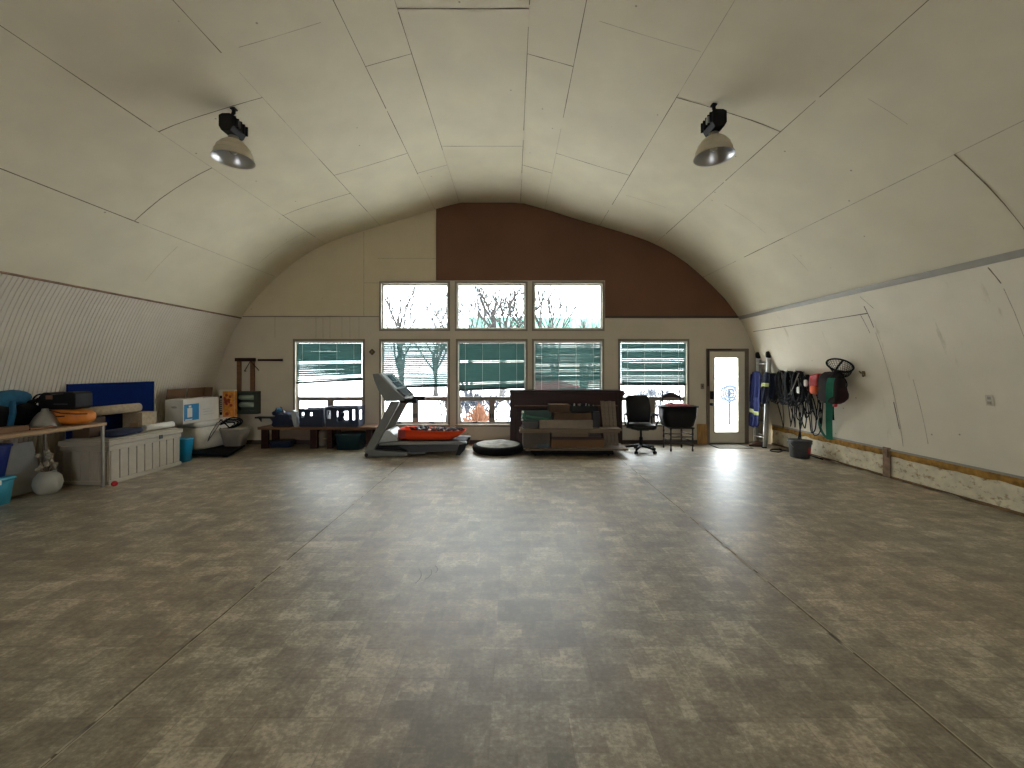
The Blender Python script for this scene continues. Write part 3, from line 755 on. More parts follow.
# orange pouch
op_ = thing('orange_pouch', 'plump orange bag with two dark straps on the end of the work table', 'bag', (-5.80, 5.22, TZ))
bm = B(); soft(bm, (-5.80, 5.21, TZ + .105), (.58, .32, .21), .72, 28, 14, .018, 3, freq=6); obj('bag_body', bm, TAN, op_)
bm = B(); tube(bm, [(-5.86, 5.06, TZ + .20), (-5.70, 5.04, TZ + .165), (-5.56, 5.09, TZ + .15), (-5.50, 5.17, TZ + .145)], .009, 6); tube(bm, [(-5.95, 5.07, TZ + .11), (-5.80, 5.05, TZ + .12), (-5.67, 5.055, TZ + .125)], .008, 6); obj('strap', bm, MAROON, op_)
# black radio on the pouch
rd = thing('tool_charger', 'black electric device with looped cord on top of the orange bag', 'device', (-5.82, 5.22, TZ + .21))
zr = TZ + .205
bm = B(); prism(bm, [(-6.06, zr + .02), (-6.03, zr), (-5.62, zr), (-5.585, zr + .03), (-5.585, zr + .20), (-5.62, zr + .225), (-5.72, zr + .225), (-5.75, zr + .20), (-5.9, zr + .19), (-5.93, zr + .215), (-6.0, zr + .215), (-6.06, zr + .16)], 5.10, 5.32)
obj('housing', bm, DARKP, rd, bevel=.012)
bm = B(); bx(bm, -5.95, -5.87, 5.092, 5.10, zr + .13, zr + .18); obj('badge', bm, mat('dull_copper_badge', (120, 84, 62), .5), rd)
bm = B(); bx(bm, -5.85, -5.68, 5.092, 5.10, zr + .06, zr + .075); obj('vent', bm, GREYD, rd)
bm = B()
for k in range(3):
    cx, cz, r = -6.10 - .02 * k, zr + .03 + .035 * k, .075 + .012 * k
    tube(bm, [(cx + r * math.cos(a), 5.16 + .02 * k, cz + r * .9 * math.sin(a)) for a in [i * 2 * PI / 18 for i in range(18)]], .010, 6, closed=True)
obj('cord', bm, RUBBER, rd)

# deck box (chest)
CX0, CX1, CY0, CY1, CH = -6.19, -5.515, 5.46, 6.66, .62
ch = thing('deck_box', 'pale grey resin storage chest with upright plank front, against the beadboard wall', 'storage chest', ((CX0 + CX1) / 2, (CY0 + CY1) / 2, 0))
bm = B(); bx(bm, CX0 + .02, CX1 - .02, CY0 + .02, CY1 - .02, .0, .53); obj('body', bm, CREAM, ch)
bm = B(); bx(bm, CX0, CX1, CY0, CY1, 0, .055); obj('plinth', bm, CREAM, ch, bevel=.008)
n = 9; wv = (CY1 - CY0 - .06) / n
for k in range(n):
    a = CY0 + .03 + k * wv
    bm = B(); bx(bm, CX1 - .021, CX1 - .006, a + .007, a + wv - .007, .06, .46); obj('front_plank', bm, CREAM, ch, bevel=.003)
for k in range(5):
    a = CX0 + .03 + k * (CX1 - CX0 - .06) / 5; bm = B(); bx(bm, a + .007, a + .123, CY0 + .006, CY0 + .021, .06, .46); obj('end_plank', bm, CREAM, ch, bevel=.003)
bm = B(); bx(bm, CX0 + .004, CX1 - .004, CY0 + .004, CY1 - .004, .465, .525); obj('upper_rail', bm, CREAM, ch, bevel=.004)
bm = B(); bx(bm, CX0 - .01, CX1 + .012, CY0 - .012, CY1 + .012, .535, .60); bx(bm, CX0 + .03, CX1 - .03, CY0 + .03, CY1 - .03, .60, CH); lid_ = obj('lid', bm, CREAM, ch, bevel=.012)
bm = B(); bx(bm, CX1 + .012, CX1 + .022, 6.22, 6.28, .50, .56); obj('latch', bm, GREYD, lid_, bevel=.003)
# red ball
bm = B(); soft(bm, (-5.40, 5.42, .036), (.072, .072, .072), 1, 16, 10); tag(obj('ball', bm, RED, None, base=(-5.40, 5.42, 0)), 'small red ball on the floor at the corner of the pale chest', 'ball')
# blue board behind chest
bb = thing('blue_board', 'large royal blue board standing on edge against the beadboard wall behind the chest', 'board', (-6.25, 6.28, 0))
bm = B(); box(bm, (-6.262, 6.285, .69), (.026, 1.35, 1.37), (0, math.radians(.6), 0)); obj('panel', bm, BLUEB, bb, bevel=.003)
bm = B(); box(bm, (-6.262, 6.968, .69), (.032, .014, 1.38), (0, math.radians(.6), 0)); obj('edge_strip', bm, mat('pale_edge_strip', (196, 192, 184), .6), bb)
# things on the chest
def carton(name, lab, cat, x0, x1, y0, y1, z0, z1, m, r=0, group=None):
    bm = B(); box(bm, ((x0 + x1) / 2, (y0 + y1) / 2, (z0 + z1) / 2), (x1 - x0, y1 - y0, z1 - z0), (0, 0, r))
    o = obj(name, bm, m, None, bevel=.004, base=((x0 + x1) / 2, (y0 + y1) / 2, z0)); return tag(o, lab, cat, group)
cb = carton('cardboard_box', 'beige carton on the far end of the chest lid, under the carpet roll', 'carton', -6.17, -5.86, 6.32, 6.58, CH + .002, .90, CARPET)
bm = B(); bx(bm, -6.05, -5.92, 6.315, 6.3195, .66, .74); obj('tape', bm, WOODL, cb)
carton('cardboard_box', 'dull carton on the near end of the chest lid, half hidden by the work table', 'carton', -6.17, -5.93, 5.60, 5.82, CH + .002, .90, CARDD)
rl = thing('carpet_roll', 'rolled beige carpet remnant lying across two cartons on the chest', 'carpet roll', (-6.07, 6.1, .90))
bm = B(); tube(bm, [(-6.10, 5.58, .972), (-6.05, 6.46, .972)], .07, 20); obj('roll', bm, CARPET, rl)
for e_, yy in ((0, 5.578), (1, 6.462)):
    bm = B(); tube(bm, [(-6.075 + .025 * (2 * e_ - 1) + r * .055 * math.cos(r * 16), yy, .972 + r * .055 * math.sin(r * 16)) for r in [i / 40 for i in range(41)]], .004, 4)
    obj('spiral_end', bm, CARDD, rl)
sf = thing('folded_tarp', 'folded navy cloth with a white tag on the chest lid', 'folded cloth', (-5.68, 5.82, CH))
bm = B(); soft(bm, (-5.69, 5.82, CH + .056), (.26, .52, .10), .55, 24, 12, .02, 6, freq=7); obj('cloth', bm, NAVY, sf)
bm = B(); box(bm, (-5.575, 5.93, CH + .035), (.012, .05, .03), (0, .3, .1)); obj('tag', bm, WHITEP, sf)
bm = B()
n = 22
ring = lambda y, r: [bm.verts.new((-5.64 + r * math.cos(2 * PI * k / n), y, CH + .062 + r * math.sin(2 * PI * k / n))) for k in range(n)]
A, C_, E, G = ring(6.12, .046), ring(6.62, .046), ring(6.62, .042), ring(6.12, .042)
for p, q in ((A, C_), (C_, E), (E, G), (G, A)):
    for k in range(n): bm.faces.new((p[k], p[(k + 1) % n], q[(k + 1) % n], q[k])).smooth = True
tag(obj('paper_roll', bm, PAPER, None, base=(-5.64, 6.4, CH)), 'white paper tube with a dark open end on the right front of the chest lid', 'paper roll')
# teal bucket
tub('waste_bin', 'bright teal plastic bin on the floor behind the right end of the chest', 'bin', -5.86, -5.56, 6.76, 7.02, 0, .40, TEALB, .03, square=5)

# platform, cooler, boxes
plp = [(-6.34, 7.26), (-5.09, 7.16), (-5.42, 8.1), (-6.38, 8.36)]
pf = thing('platform_scale', 'low black platform on the floor under the white cooler and grey bin', 'platform', (-5.8, 7.7, 0))
bm = B(); prismz(bm, plp, .028, .07); obj('deck', bm, BLACKF, pf, bevel=.006)
for x, y in ((-6.25, 7.36), (-5.22, 7.26), (-5.52, 8.0), (-6.28, 8.2)):
    bm = B(); lathe(bm, [(0, 0), (.04, 0), (.035, .028), (0, .028)], (x, y, 0), 12); obj('foot', bm, RUBBER, pf)
co = thing('cooler', 'large white foam cooler with domed lid on the black platform', 'cooler', (-6.08, 7.9, .072))
ang = math.radians(-9)
def rotp(c, p): 
    x, y = p[0] - c[0], p[1] - c[1]; return (c[0] + x * math.cos(ang) - y * math.sin(ang), c[1] + x * math.sin(ang) + y * math.cos(ang))
cc = (-6.04, 7.93)
bm = B(); lathe(bm, [(0, 0), (.90, 0), (.95, .02), (1.0, .42), (0, .42)], (0, 0, 0), 40, .255, .47, square=7)
bmesh.ops.rotate(bm, verts=bm.verts[:], matrix=Matrix.Rotation(ang, 3, 'Z')); bmesh.ops.translate(bm, verts=bm.verts[:], vec=(cc[0], cc[1], .073)); obj('body', bm, FOAMW, co)
bm = B(); lathe(bm, [(0, .422), (1.02, .422), (1.03, .44), (1.02, .49), (.94, .515), (0, .52)], (0, 0, 0), 40, .255, .47, square=7)
bmesh.ops.rotate(bm, verts=bm.verts[:], matrix=Matrix.Rotation(ang, 3, 'Z')); bmesh.ops.translate(bm, verts=bm.verts[:], vec=(cc[0], cc[1], .073)); obj('lid', bm, FOAMW, co)
bm = B()
for k in range(2):
    tube(bm, [(-5.72 + .0 * k, 8.0 - .1 * k, .61), (-5.74, 7.85 - .1 * k, .54), (-5.765, 7.72 - .08 * k, .38), (-5.80, 7.6, .22)], .006, 5)
tag(obj('loose_wire', bm, GREYD, None, base=(-5.76, 7.7, .22)), 'thin grey wires drooping down the front of the white cooler', 'wire')
# white moving carton, brown inside, flaps up
Z0 = .597
wb = thing('moving_carton', 'big white carton with blue printed panel and raised brown flaps, on the cooler', 'carton', (-6.2, 7.75, Z0))
x0, x1, y0, y1, h = -6.255, -5.93, 7.19, 8.06, .44
bm = B(); plate(bm, rect(x0, x1, Z0, Z0 + h), [rect((x0 + x1) / 2 - .05, (x0 + x1) / 2 + .05, Z0 + .29, Z0 + .32)], (0, y0 + .006, 0), (1, 0, 0), (0, 0, 1), .006)
obj('end_panel', bm, CARDW, wb)
for nm, a in (('side_panel', (x1 - .006, x1, y0 + .007, y1, Z0, Z0 + h)), ('side_panel', (x0, x0 + .006, y0 + .007, y1, Z0, Z0 + h)), ('end_panel', (x0 + .007, x1 - .007, y1 - .006, y1, Z0, Z0 + h)), ('bottom_panel', (x0 + .007, x1 - .007, y0 + .007, y1 - .007, Z0, Z0 + .008))):
    bm = B(); bx(bm, *a); obj(nm, bm, CARDW, wb)
for (ya, yb2) in ((y0 - .02, (y0 + y1) / 2 - .01), ((y0 + y1) / 2 + .005, y1 + .03)):
    bm = B(); box(bm, (x0 + .035, (ya + yb2) / 2, Z0 + h + .095), (.006, yb2 - ya, .19), (0, math.radians(10), math.radians(3))); obj('raised_flap', bm, CARD, wb)
bm = B(); box(bm, ((x0 + x1) / 2 - .06, y1 + .01, Z0 + h + .095), (x1 - x0 - .16, .006, .19), (math.radians(-8), 0, 0)); obj('raised_flap', bm, CARD, wb)
bm = B(); box(bm, ((x0 + x1) / 2, y0 + .15, Z0 + h + .008), (x1 - x0 - .01, .29, .006), (math.radians(3), 0, 0)); obj('closed_flap', bm, CARDW, wb)
bm = B(); bx(bm, x1 + .0, x1 + .003, y0 + .02, y0 + .36, Z0 + .05, Z0 + .35); obj('printed_panel', bm, LABELB, wb, bevel=0)
bm = B(); bx(bm, x1 + .003, x1 + .005, y0 + .09, y0 + .20, Z0 + .11, Z0 + .28); bx(bm, x1 + .003, x1 + .005, y0 + .12, y0 + .18, Z0 + .29, Z0 + .325); obj('printed_cup', bm, PAPER, wb)
bm = B(); bx(bm, x1 + .003, x1 + .005, y0 + .04, y0 + .20, Z0 + .055, Z0 + .08); obj('printed_band', bm, PAPER, wb)
bm = B()
for k in range(3): bx(bm, x1 + .0, x1 + .002, y0 + .45, y0 + .75 - k * .06, Z0 + .12 + k * .05, Z0 + .128 + k * .05)
obj('faint_print', bm, mat('faint_grey_print', (186, 182, 174), .8), wb)
# fruit box
fb = thing('fruit_carton', 'upright carton printed with orange fruit and black lettering, beside the white carton', 'carton', (-5.86, 8.28, .595))
fz = .595
bm = B(); bx(bm, -6.01, -5.70, 8.18, 8.26, fz, 1.17); obj('box', bm, CARDW, fb, bevel=.004)
bm = B(); bx(bm, -5.935, -5.702, 8.176, 8.18, fz + .02, 1.14); bx(bm, -5.70, -5.697, 8.182, 8.258, fz + .02, 1.14); obj('fruit_print', bm, PRINTO, fb)
rnd = random.Random(3)
for k in range(11):
    bm = B(); c = (rnd.uniform(-5.89, -5.74), 8.1745, rnd.uniform(fz + .07, 1.06)); r = rnd.uniform(.022, .038)
    vs = [bm.verts.new((c[0] + r * math.cos(a), c[1], c[2] + r * math.sin(a))) for a in [i * PI / 6 for i in range(12)]]; bm.faces.new(vs)
    obj('fruit_motif', bm, PRINTR, fb, solid=.002)
bm = B(); bx(bm, -5.995, -5.945, 8.176, 8.18, fz + .06, 1.05); obj('black_band', bm, DARKP, fb)
bm = B()
for k in range(7): bx(bm, -5.985, -5.957, 8.173, 8.176, fz + .12 + k * .042, fz + .145 + k * .042)
obj('pale_lettering', bm, PAPER, fb)
# grey bin with cable
gb = tub('storage_bin', 'grey plastic bin holding a coiled black cable, beside the white cooler', 'bin', -5.77, -5.30, 7.80, 8.14, .072, .42, mat('warm_grey_plastic', (146, 136, 124), .5), .05, square=7)
bm = B(); rnd = random.Random(9)
for k in range(4):
    pts = []
    for i in range(20):
        a = 2 * PI * i / 20; pts.append((-5.70 + .03 * k + (.16 + .02 * k) * math.cos(a), 7.95 + .05 * math.sin(a * 2 + k), .46 + .02 * k + (.07 + .015 * k) * math.sin(a + .5)))
    tube(bm, pts, .013, 6, closed=True)
tube(bm, [(-5.86, 7.90, .47), (-5.74, 7.86, .60), (-5.60, 7.92, .42), (-5.45, 7.98, .36)], .012, 6)
tag(obj('cable_coil', bm, RUBBER, None, base=(-5.62, 7.95, .4)), 'black cable coiled in and over the grey bin', 'cable')

# ------------------------------------------------------------------ back wall left: rack, rails
YW = D - .002
rk = thing('wall_rack', 'brown wooden hanging frame on the back wall above the green rack box', 'wall rack', (-5.62, YW, 1.1))
for a, b_ in ((238.3, 241.8), (251.6, 255.2)):
    bm = B(); bx(bm, wx(a, D), wx(b_, D), YW - .05, YW, wz(392, D), wz(360.5, D)); obj('post', bm, WOODB, rk, bevel=.003)
bm = B(); bx(bm, wx(237, D), wx(256, D), YW - .07, YW, wz(361.5, D), wz(358, D)); obj('top_bar', bm, WOODD, rk, bevel=.003)
bm = B(); tube(bm, [P(244.5, 371, YW - .09), P(250.5, 361, YW - .09), P(259, 370.5, YW - .09)], .009, 5); tube(bm, [P(250, 360, YW - .09), P(250, 360, YW - .02)], .008, 5); tube(bm, [P(244.2, 371, YW - .09), P(246, 371.2, YW - .09)], .009, 5)
tag(obj('wire_hanger', bm, DARKP, None, base=tuple(P(250, 366, YW - .09))), 'thin black A-shaped hanger hooked on the brown wall frame', 'hanger')
gr = thing('towel_rack', 'dark green rack box with two pale rolls on the back wall', 'rack', (wx(249, D), YW, wz(413, D)))
bm = B(); frame_bars(bm, wx(238, D), wx(261, D), wz(413.5, D), wz(391, D), .07, YW - .13, YW); bx(bm, wx(238, D), wx(261, D), YW - .015, YW, wz(413, D), wz(391.5, D)); obj('box_frame', bm, GREEND, gr, bevel=.004)
for yp in (397.3, 404.8):
    bm = B(); tube(bm, [P(239.7, yp, YW - .08), P(257.6, yp, YW - .08)], .05, 14); obj('roll', bm, PALEG, gr)
bm = B(); bx(bm, wx(258.5, D), wx(283, D), YW - .03, YW, wz(361.2, D), wz(359, D)); tag(obj('wall_rail', bm, WOODD, None, bevel=.002, base=tuple(P(270, 360, YW))), 'short dark brown wooden rail on the back wall beside the hanging frame', 'rail')
sh = thing('wall_shelf', 'small dark bracket shelf low on the back wall above the bench bag', 'shelf', tuple(P(268, 418, YW)))
bm = B(); bx(bm, wx(259, D), wx(277, D), YW - .14, YW, wz(417.8, D), wz(416.2, D)); obj('board', bm, WOODK, sh)
for px in (261.5, 273):
    bm = B(); prismv = [(YW, wz(417.8, D)), (YW - .10, wz(417.8, D)), (YW, wz(422, D))]
    a = [bm.verts.new((wx(px, D) - .006, y, z)) for y, z in prismv]; b_ = [bm.verts.new((wx(px, D) + .006, y, z)) for y, z in prismv]
    bm.faces.new(a); bm.faces.new(b_[::-1])
    for i in range(3): bm.faces.new((a[i], a[(i + 1) % 3], b_[(i + 1) % 3], b_[i]))
    obj('bracket', bm, WOODK, sh)
# diamond thermostat plate
c = P(372.3, 352, YW); bm = B(); box(bm, (c.x, YW - .012, c.z), (.10, .022, .10), (0, PI / 4, 0)); box(bm, (c.x, YW - .027, c.z), (.05, .01, .05), (0, PI / 4, 0), 1)
tag(obj('wall_plaque', bm, [mat('dark_bronze_plaque', (72, 58, 48), .5), BRASS], None, bevel=.004, base=tuple(c)), 'small dark diamond plaque on the wall post between the two left windows', 'plaque')

# ------------------------------------------------------------------ low bench under the first window
BZ = .432; bY0, bY1 = 7.98, 8.44
bn = thing('low_bench', 'long low brown wooden bench under the leftmost window', 'bench', (-3.9, 8.2, 0))
bxa, bxb = wx(258, 8.0), wx(376, 8.0)
bm = B(); bx(bm, bxa, bxb, bY0, bY1, BZ - .05, BZ); obj('bench_top', bm, WOODB, bn, bevel=.004)
for px, w in ((261, .13), (310, .14), (327, .10), (366, .11)):
    for (ya, yb2) in ((bY0 + .02, bY0 + .09), (bY1 - .09, bY1 - .02)):
        bm = B(); x = wx(px, 8.0); bx(bm, x, x + w, ya, yb2, 0, BZ - .051); obj('leg', bm, WOODD, bn, bevel=.003)
bm = B(); bx(bm, bxa + .14, bxb - .1, bY1 - .012, bY1 + .01, .10, BZ - .06); obj('back_board', bm, mat('dusty_brown_board', (128, 110, 90), .7), bn)
# tote bag heap
tg = thing('tote_bag', 'dark blue bag heaped with folded things, left end of the low bench', 'bag', (-4.72, 8.2, BZ))
def pw(px, py): return P(px, py, 8.15)
bm = B(); prism(bm, [(wx(274, 8.15), BZ + .003), (wx(299, 8.15), BZ + .003), (wx(297, 8.15), BZ + .15), (wx(291, 8.15), BZ + .26), (wx(281, 8.15), BZ + .29), (wx(276, 8.15), BZ + .17)], 8.02, 8.32)
obj('bag_body', bm, NAVY, tg, bevel=.04)
rnd = random.Random(12)
for k in range(8):
    bm = B(); soft(bm, (wx(277 + 2.7 * k, 8.15), 8.08 + .03 * (k % 3), BZ + .20 + .12 * math.sin(k * .9 + .6)), (.13, .12, .09), .8, 12, 8, .03, k, freq=12)
    obj('folded_item', bm, (NAVY, TEALF, GREYD, PALEG)[k % 4], tg)
bm = B(); tube(bm, [(wx(279, 8.15), 8.03, BZ + .20), (wx(280, 8.15), 8.02, BZ + .38), (wx(284, 8.15), 8.04, BZ + .40), (wx(287, 8.15), 8.05, BZ + .26)], .010, 5); obj('handle', bm, NAVY, tg)
bm = B(); prism(bm, [(wx(296.5, 8.1), BZ + .003), (wx(299.5, 8.1), BZ + .003), (wx(298.5, 8.1), BZ + .30), (wx(294.5, 8.1), BZ + .34), (wx(293.5, 8.1), BZ + .26)], 8.0, 8.10); obj('pale_packet', bm, mat('pale_grey_packet', (160, 166, 172), .5), tg, bevel=.01)
# crates with hand holes
def crate(lab, x0, x1, y0, y1, z0, h, m, holes_f, holes_s, group, cut=None):
    th = thing('plastic_crate', lab, 'crate', ((x0 + x1) / 2, (y0 + y1) / 2, z0), group); w = x1 - x0; d = y1 - y0; t = .016
    def out(L): return [(.02, 0), (L - .02, 0), (L, h * .9), (L - .01, h), (.01, h), (0, h * .9)]
    for (o, ux, L, hl, nm) in (((x0, y0 + t, z0), (1, 0, 0), w, holes_f, 'front_panel'), ((x0, y1, z0), (1, 0, 0), w, holes_f, 'back_panel')):
        bm = B(); plate(bm, out(L), [[(a * L, b_ * h) for a, b_ in q] for q in hl], o, ux, (0, 0, 1), t); obj(nm, bm, m, th)
    for x in (x0 + .002, x1 - t - .002):
        bm = B(); plate(bm, rect(t + .001, d - t - .001, .006, h * .97), [[(a * d, b_ * h) for a, b_ in q] for q in holes_s], (x, y0, z0), (0, 1, 0), (0, 0, 1), t); obj('side_panel', bm, m, th)
    bm = B(); bx(bm, x0 + .03, x1 - .03, y0 + t + .002, y1 - t - .002, z0 + .004, z0 + .016); obj('base', bm, m, th)
    bm = B(); frame_y = .03
    for (a, b_, c, e) in ((x0 - .008, x1 + .008, y0 - .008, y0 + .018), (x0 - .008, x1 + .008, y1 - .018, y1 + .008), (x0 - .008, x0 + .018, y0 + .018, y1 - .018), (x1 - .018, x1 + .008, y0 + .018, y1 - .018)): bx(bm, a, b_, c, e, z0 + h + .0005, z0 + h + .014)
    obj('rim', bm, m, th, bevel=.003)
    return th
rr = lambda a, b_, c, e: [(a, c), (b_, c), (b_, e), (a, e)]
crate('navy plastic crate with slot handholes, middle of the low bench, left of the tall crate', wx(299.5, 8.05), wx(324, 8.05), 8.02, 8.36, BZ + .002, .345, NAVYP, [rr(.10, .22, .52, .84), rr(.46, .74, .64, .84)], [rr(.3, .7, .62, .85)], 'crates on the low bench')
cr = crate('tall navy plastic crate with big open windows, right end of the low bench', wx(325.5, 8.05), wx(359, 8.05), 8.02, 8.36, BZ + .002, .385, NAVYP, [rr(.06, .18, .42, .86), rr(.36, .70, .26, .82), rr(.82, .93, .30, .90)], [rr(.25, .75, .35, .85)], 'crates on the low bench')
bm = B(); c = pw(345, 416.5)
tube(bm, [(c.x + .05 * math.cos(a) - .03, 8.10, c.z + .085 * math.sin(a)) for a in [i * 2 * PI / 16 for i in range(16)]], .010, 6, closed=True); tube(bm, [(c.x + .02, 8.10, c.z + .10), (c.x - .02, 8.10, c.z - .02), (c.x + .03, 8.10, c.z - .09)], .010, 6)
obj('wire_handle', bm, NAVYP, cr)
# under the bench
tub('storage_tote', 'dark teal lidded tote on the floor under the right end of the low bench', 'storage tub', wx(334, 7.86), wx(360, 7.86), 7.84, 8.28, 0, .30, DKTEAL, .02, lid=DKTEAL)
tub('storage_bin', 'low navy bin on the floor under the left end of the low bench', 'bin', wx(265, 8.0), wx(288, 8.0), 8.08, 8.33, 0, .13, NAVYP, .015)
bm = B(); soft(bm, (wx(319.8, 8.1), 8.25, .17), (.185, .26, .34), .6, 20, 12, .02, 4, freq=8); sk = obj('paper_sack', bm, mat('beige_paper_sack', (138, 124, 106), .8, var=.1), None, base=(wx(319.8, 8.1), 8.2, 0)); tag(sk, 'beige paper sack standing under the middle of the low bench', 'sack')
bm = B(); bx(bm, wx(321, 8.0), wx(324, 8.0), 8.105, 8.12, .17, .19); obj('sack_label', bm, mat('dull_yellow_label', (170, 150, 100), .6), sk)

# ------------------------------------------------------------------ treadmill
TY0, TY1 = 7.24, 7.96
tm = thing('treadmill', 'grey treadmill seen from its side in front of the second window', 'treadmill', (-1.9, 7.6, 0))
def tpoly(nm, pts, y0, y1, m, bevel=.006, Yr=TY0): 
    bm = B(); prism(bm, pxpoly(pts, Yr), y0, y1); return obj(nm, bm, m, tm, bevel=bevel)
up = [(390.5, 401.5), (399.8, 401.5), (373.8, 450.6), (364.5, 450.8)]
tpoly('upright', up, TY0, TY0 + .07, TMG); tpoly('upright', up, TY1 - .07, TY1, TMG)
ft = [(364, 451.2), (369, 449.8), (407.5, 452.2), (407.5, 456.2), (366.5, 456.6)]
tpoly('base_rail', ft, TY0 - .005, TY0 + .075, TMG); tpoly('base_rail', ft, TY1 - .075, TY1 + .005, TMG)
bm = B(); bx(bm, wx(366, TY0), wx(372, TY0), TY0 + .08, TY1 - .08, .03, .10); obj('cross_bar', bm, TMG, tm)
for y in (TY0 + .03, TY1 - .03):
    bm = B(); tube(bm, [(wx(366.5, TY0), y - .045, .035), (wx(366.5, TY0), y - .04, .035)], .034, 14); tube(bm, [(wx(366.5, TY0), y + .04, .035), (wx(366.5, TY0), y + .045, .035)], .034, 14); obj('wheel', bm, RUBBER, tm)
tpoly('motor_cover', [(376, 446), (377.5, 440), (384, 431.5), (388, 431), (396.5, 440.6), (396.5, 446)], TY0 + .10, TY1 - .10, TML, .012)
tpoly('motor_skirt', [(374, 449), (377, 444.5), (397, 446.2), (410, 447.5), (409, 450.6), (374, 450.8)], TY0 + .085, TY1 - .085, DARKP, .006)
tpoly('side_rail', [(379, 443.2), (396, 441.6), (466.5, 442.2), (466.5, 444.6), (379, 445.4)], TY0, TY0 + .09, TMG); tpoly('side_rail', [(379, 443.2), (396, 441.6), (466.5, 442.2), (466.5, 444.6), (379, 445.4)], TY1 - .09, TY1, TMG)
tpoly('deck_frame', [(397, 446.5), (458, 445), (458, 452), (410, 453)], TY0 + .06, TY1 - .06, GREYD)  # frame extended downwards to cover the lit floor gap with dark under the deck
tpoly('belt', [(397.5, 442.6), (464, 443), (464, 444.9), (397.5, 446)], TY0 + .095, TY1 - .095, RUBBER, .004)
for (ya, yb2) in ((TY0 - .004, TY0 + .10), (TY1 - .10, TY1 + .004)):
    tpoly('end_foot', [(459, 444.8), (466.8, 443.4), (464.5, 450), (459.5, 455.6), (455.5, 455.6), (457.5, 449.5)], ya, yb2, DARKP)
bm = B(); bx(bm, wx(398, TY0), wx(424, TY0), TY0 + .10, TY1 - .10, .035, .07); obj('lift_frame', bm, TMG, tm)
# console
con = [(372.6, 374), (379, 373.2), (395.3, 390), (404.5, 397.8), (404.5, 400.6), (386, 401.4), (378.5, 390.5), (374.5, 381)]
cs = tpoly('console', con, TY0 - .02, TY1 + .02, TMG, .012)
def slab_on(p0, p1, off, th_, y0, y1): 
    a = Vector((wx(p0[0], TY0), wz(p0[1], TY0))); b_ = Vector((wx(p1[0], TY0), wz(p1[1], TY0))); d = (b_ - a).normalized(); n_ = Vector((-d.y, d.x))
    if n_.y < 0: n_ = -n_
    q = [a + n_ * off, b_ + n_ * off, b_ + n_ * (off + th_), a + n_ * (off + th_)]; bm = B(); prism(bm, [(v.x, v.y) for v in q], y0, y1); return bm
obj('console_face', slab_on((379.4, 373.5), (395, 389.6), .001, .018, TY0 + .02, TY1 - .02), TML, cs, bevel=.006)
obj('display', slab_on((382, 376.2), (388, 382.4), .0195, .006, TY0 + .2, TY1 - .2), SCREEN, cs)
obj('keypad', slab_on((388.6, 383), (394, 388.5), .0195, .008, TY0 + .15, TY1 - .15), SCREEN, cs)
obj('cup_tray', slab_on((395.6, 390.2), (403.8, 397.2), .001, .03, TY0 + .05, TY1 - .05), GREYD, cs, bevel=.01)
for y in (TY0 + .03, TY1 - .03):
    bm = B(); tube(bm, [P(400, 400.6, TY0) + Vector((0, y - TY0, 0)), P(404, 401.2, TY0) + Vector((0, y - TY0, 0)), P(416.5, 401, TY0) + Vector((0, y - TY0, 0))], .042, 10); obj('handrail', bm, RUBBER, tm)
# orange sled on the treadmill deck
dz = wz(442.2, TY0) + .004
sl = thing('plastic_sled', 'fluorescent orange sled loaded with netting, lying on the treadmill deck', 'sled', (-1.5, 7.6, dz))
def sled_sec(t):
    x = -2.10 + 1.20 * t; w = .25 * (math.sin(PI * min(1, .30 + .62 * t)) ** .6); zb = dz + (.16 * max(0, (t - .72) / .28) ** 1.8) + (.02 * max(0, (.15 - t) / .15)); zt_ = dz + .205 - .05 * t + .02 * max(0, t - .7)
    return x, w, zb, max(zt_, zb + .02)
rows = []; bm = B(); N_ = 22
for i in range(N_ + 1):
    x, w, zb, zt_ = sled_sec(i / N_); c = 7.60
    rows.append([bm.verts.new((x, c + w * a, zb + (zt_ - zb) * h_)) for a, h_ in ((-1.08, 1.0), (-1.0, .96), (-.93, .5), (-.8, .08), (-.4, 0), (0, .03), (.4, 0), (.8, .08), (.93, .5), (1.0, .96), (1.08, 1.0))])
for p, q in zip(rows, rows[1:]):
    for k in range(10): bm.faces.new((p[k], p[k + 1], q[k + 1], q[k])).smooth = True
bm.faces.new(rows[0][::-1]); 
obj('hull', bm, ORANGE, sl, solid=.008)
bm = B(); x, w, zb, zt_ = sled_sec(0)
prism(bm, [(x - .035, zb + .015), (x - .004, zb + .0), (x - .004, zt_), (x - .03, zt_ - .01)], 7.60 - w * .9, 7.60 + w * .9); obj('stern_panel', bm, ORANGED, sl, bevel=.008)
bm = B(); bx(bm, x + .005, x + .12, 7.60 - w * 1.09 - .004, 7.60 - w * .9, zb + .03, zt_ - .01); obj('side_patch', bm, ORANGED, sl, bevel=.006)
bm = B(); rnd = random.Random(21)
for k in range(26):
    xx = rnd.uniform(-1.86, -1.02); yy = rnd.uniform(7.40, 7.76); pts = []
    for i in range(8): pts.append((xx + .07 * math.cos(i * .9 + k), yy + .05 * math.sin(i * 1.1 + k), dz + .20 - .05 * (xx + 1.86) + .04 * math.sin(i * 1.7 + k)))
    tube(bm, pts, .015, 5)
nt_ = obj('cargo_net', bm, GREYD, None, base=(-1.5, 7.6, dz + .2)); tag(nt_, 'tangled dark netting heaped in the orange sled', 'netting')
rnd = random.Random(22)
bm = B()
for k in range(7):
    soft(bm, (-1.78 + .12 * k + rnd.uniform(-.02, .02), 7.44 + rnd.uniform(0, .08), dz + .205 - .008 * k), (.07, .05, .04), .8, 10, 6, .01, k)
obj('net_float', bm, WHITEP, nt_)['kind'] = 'stuff'

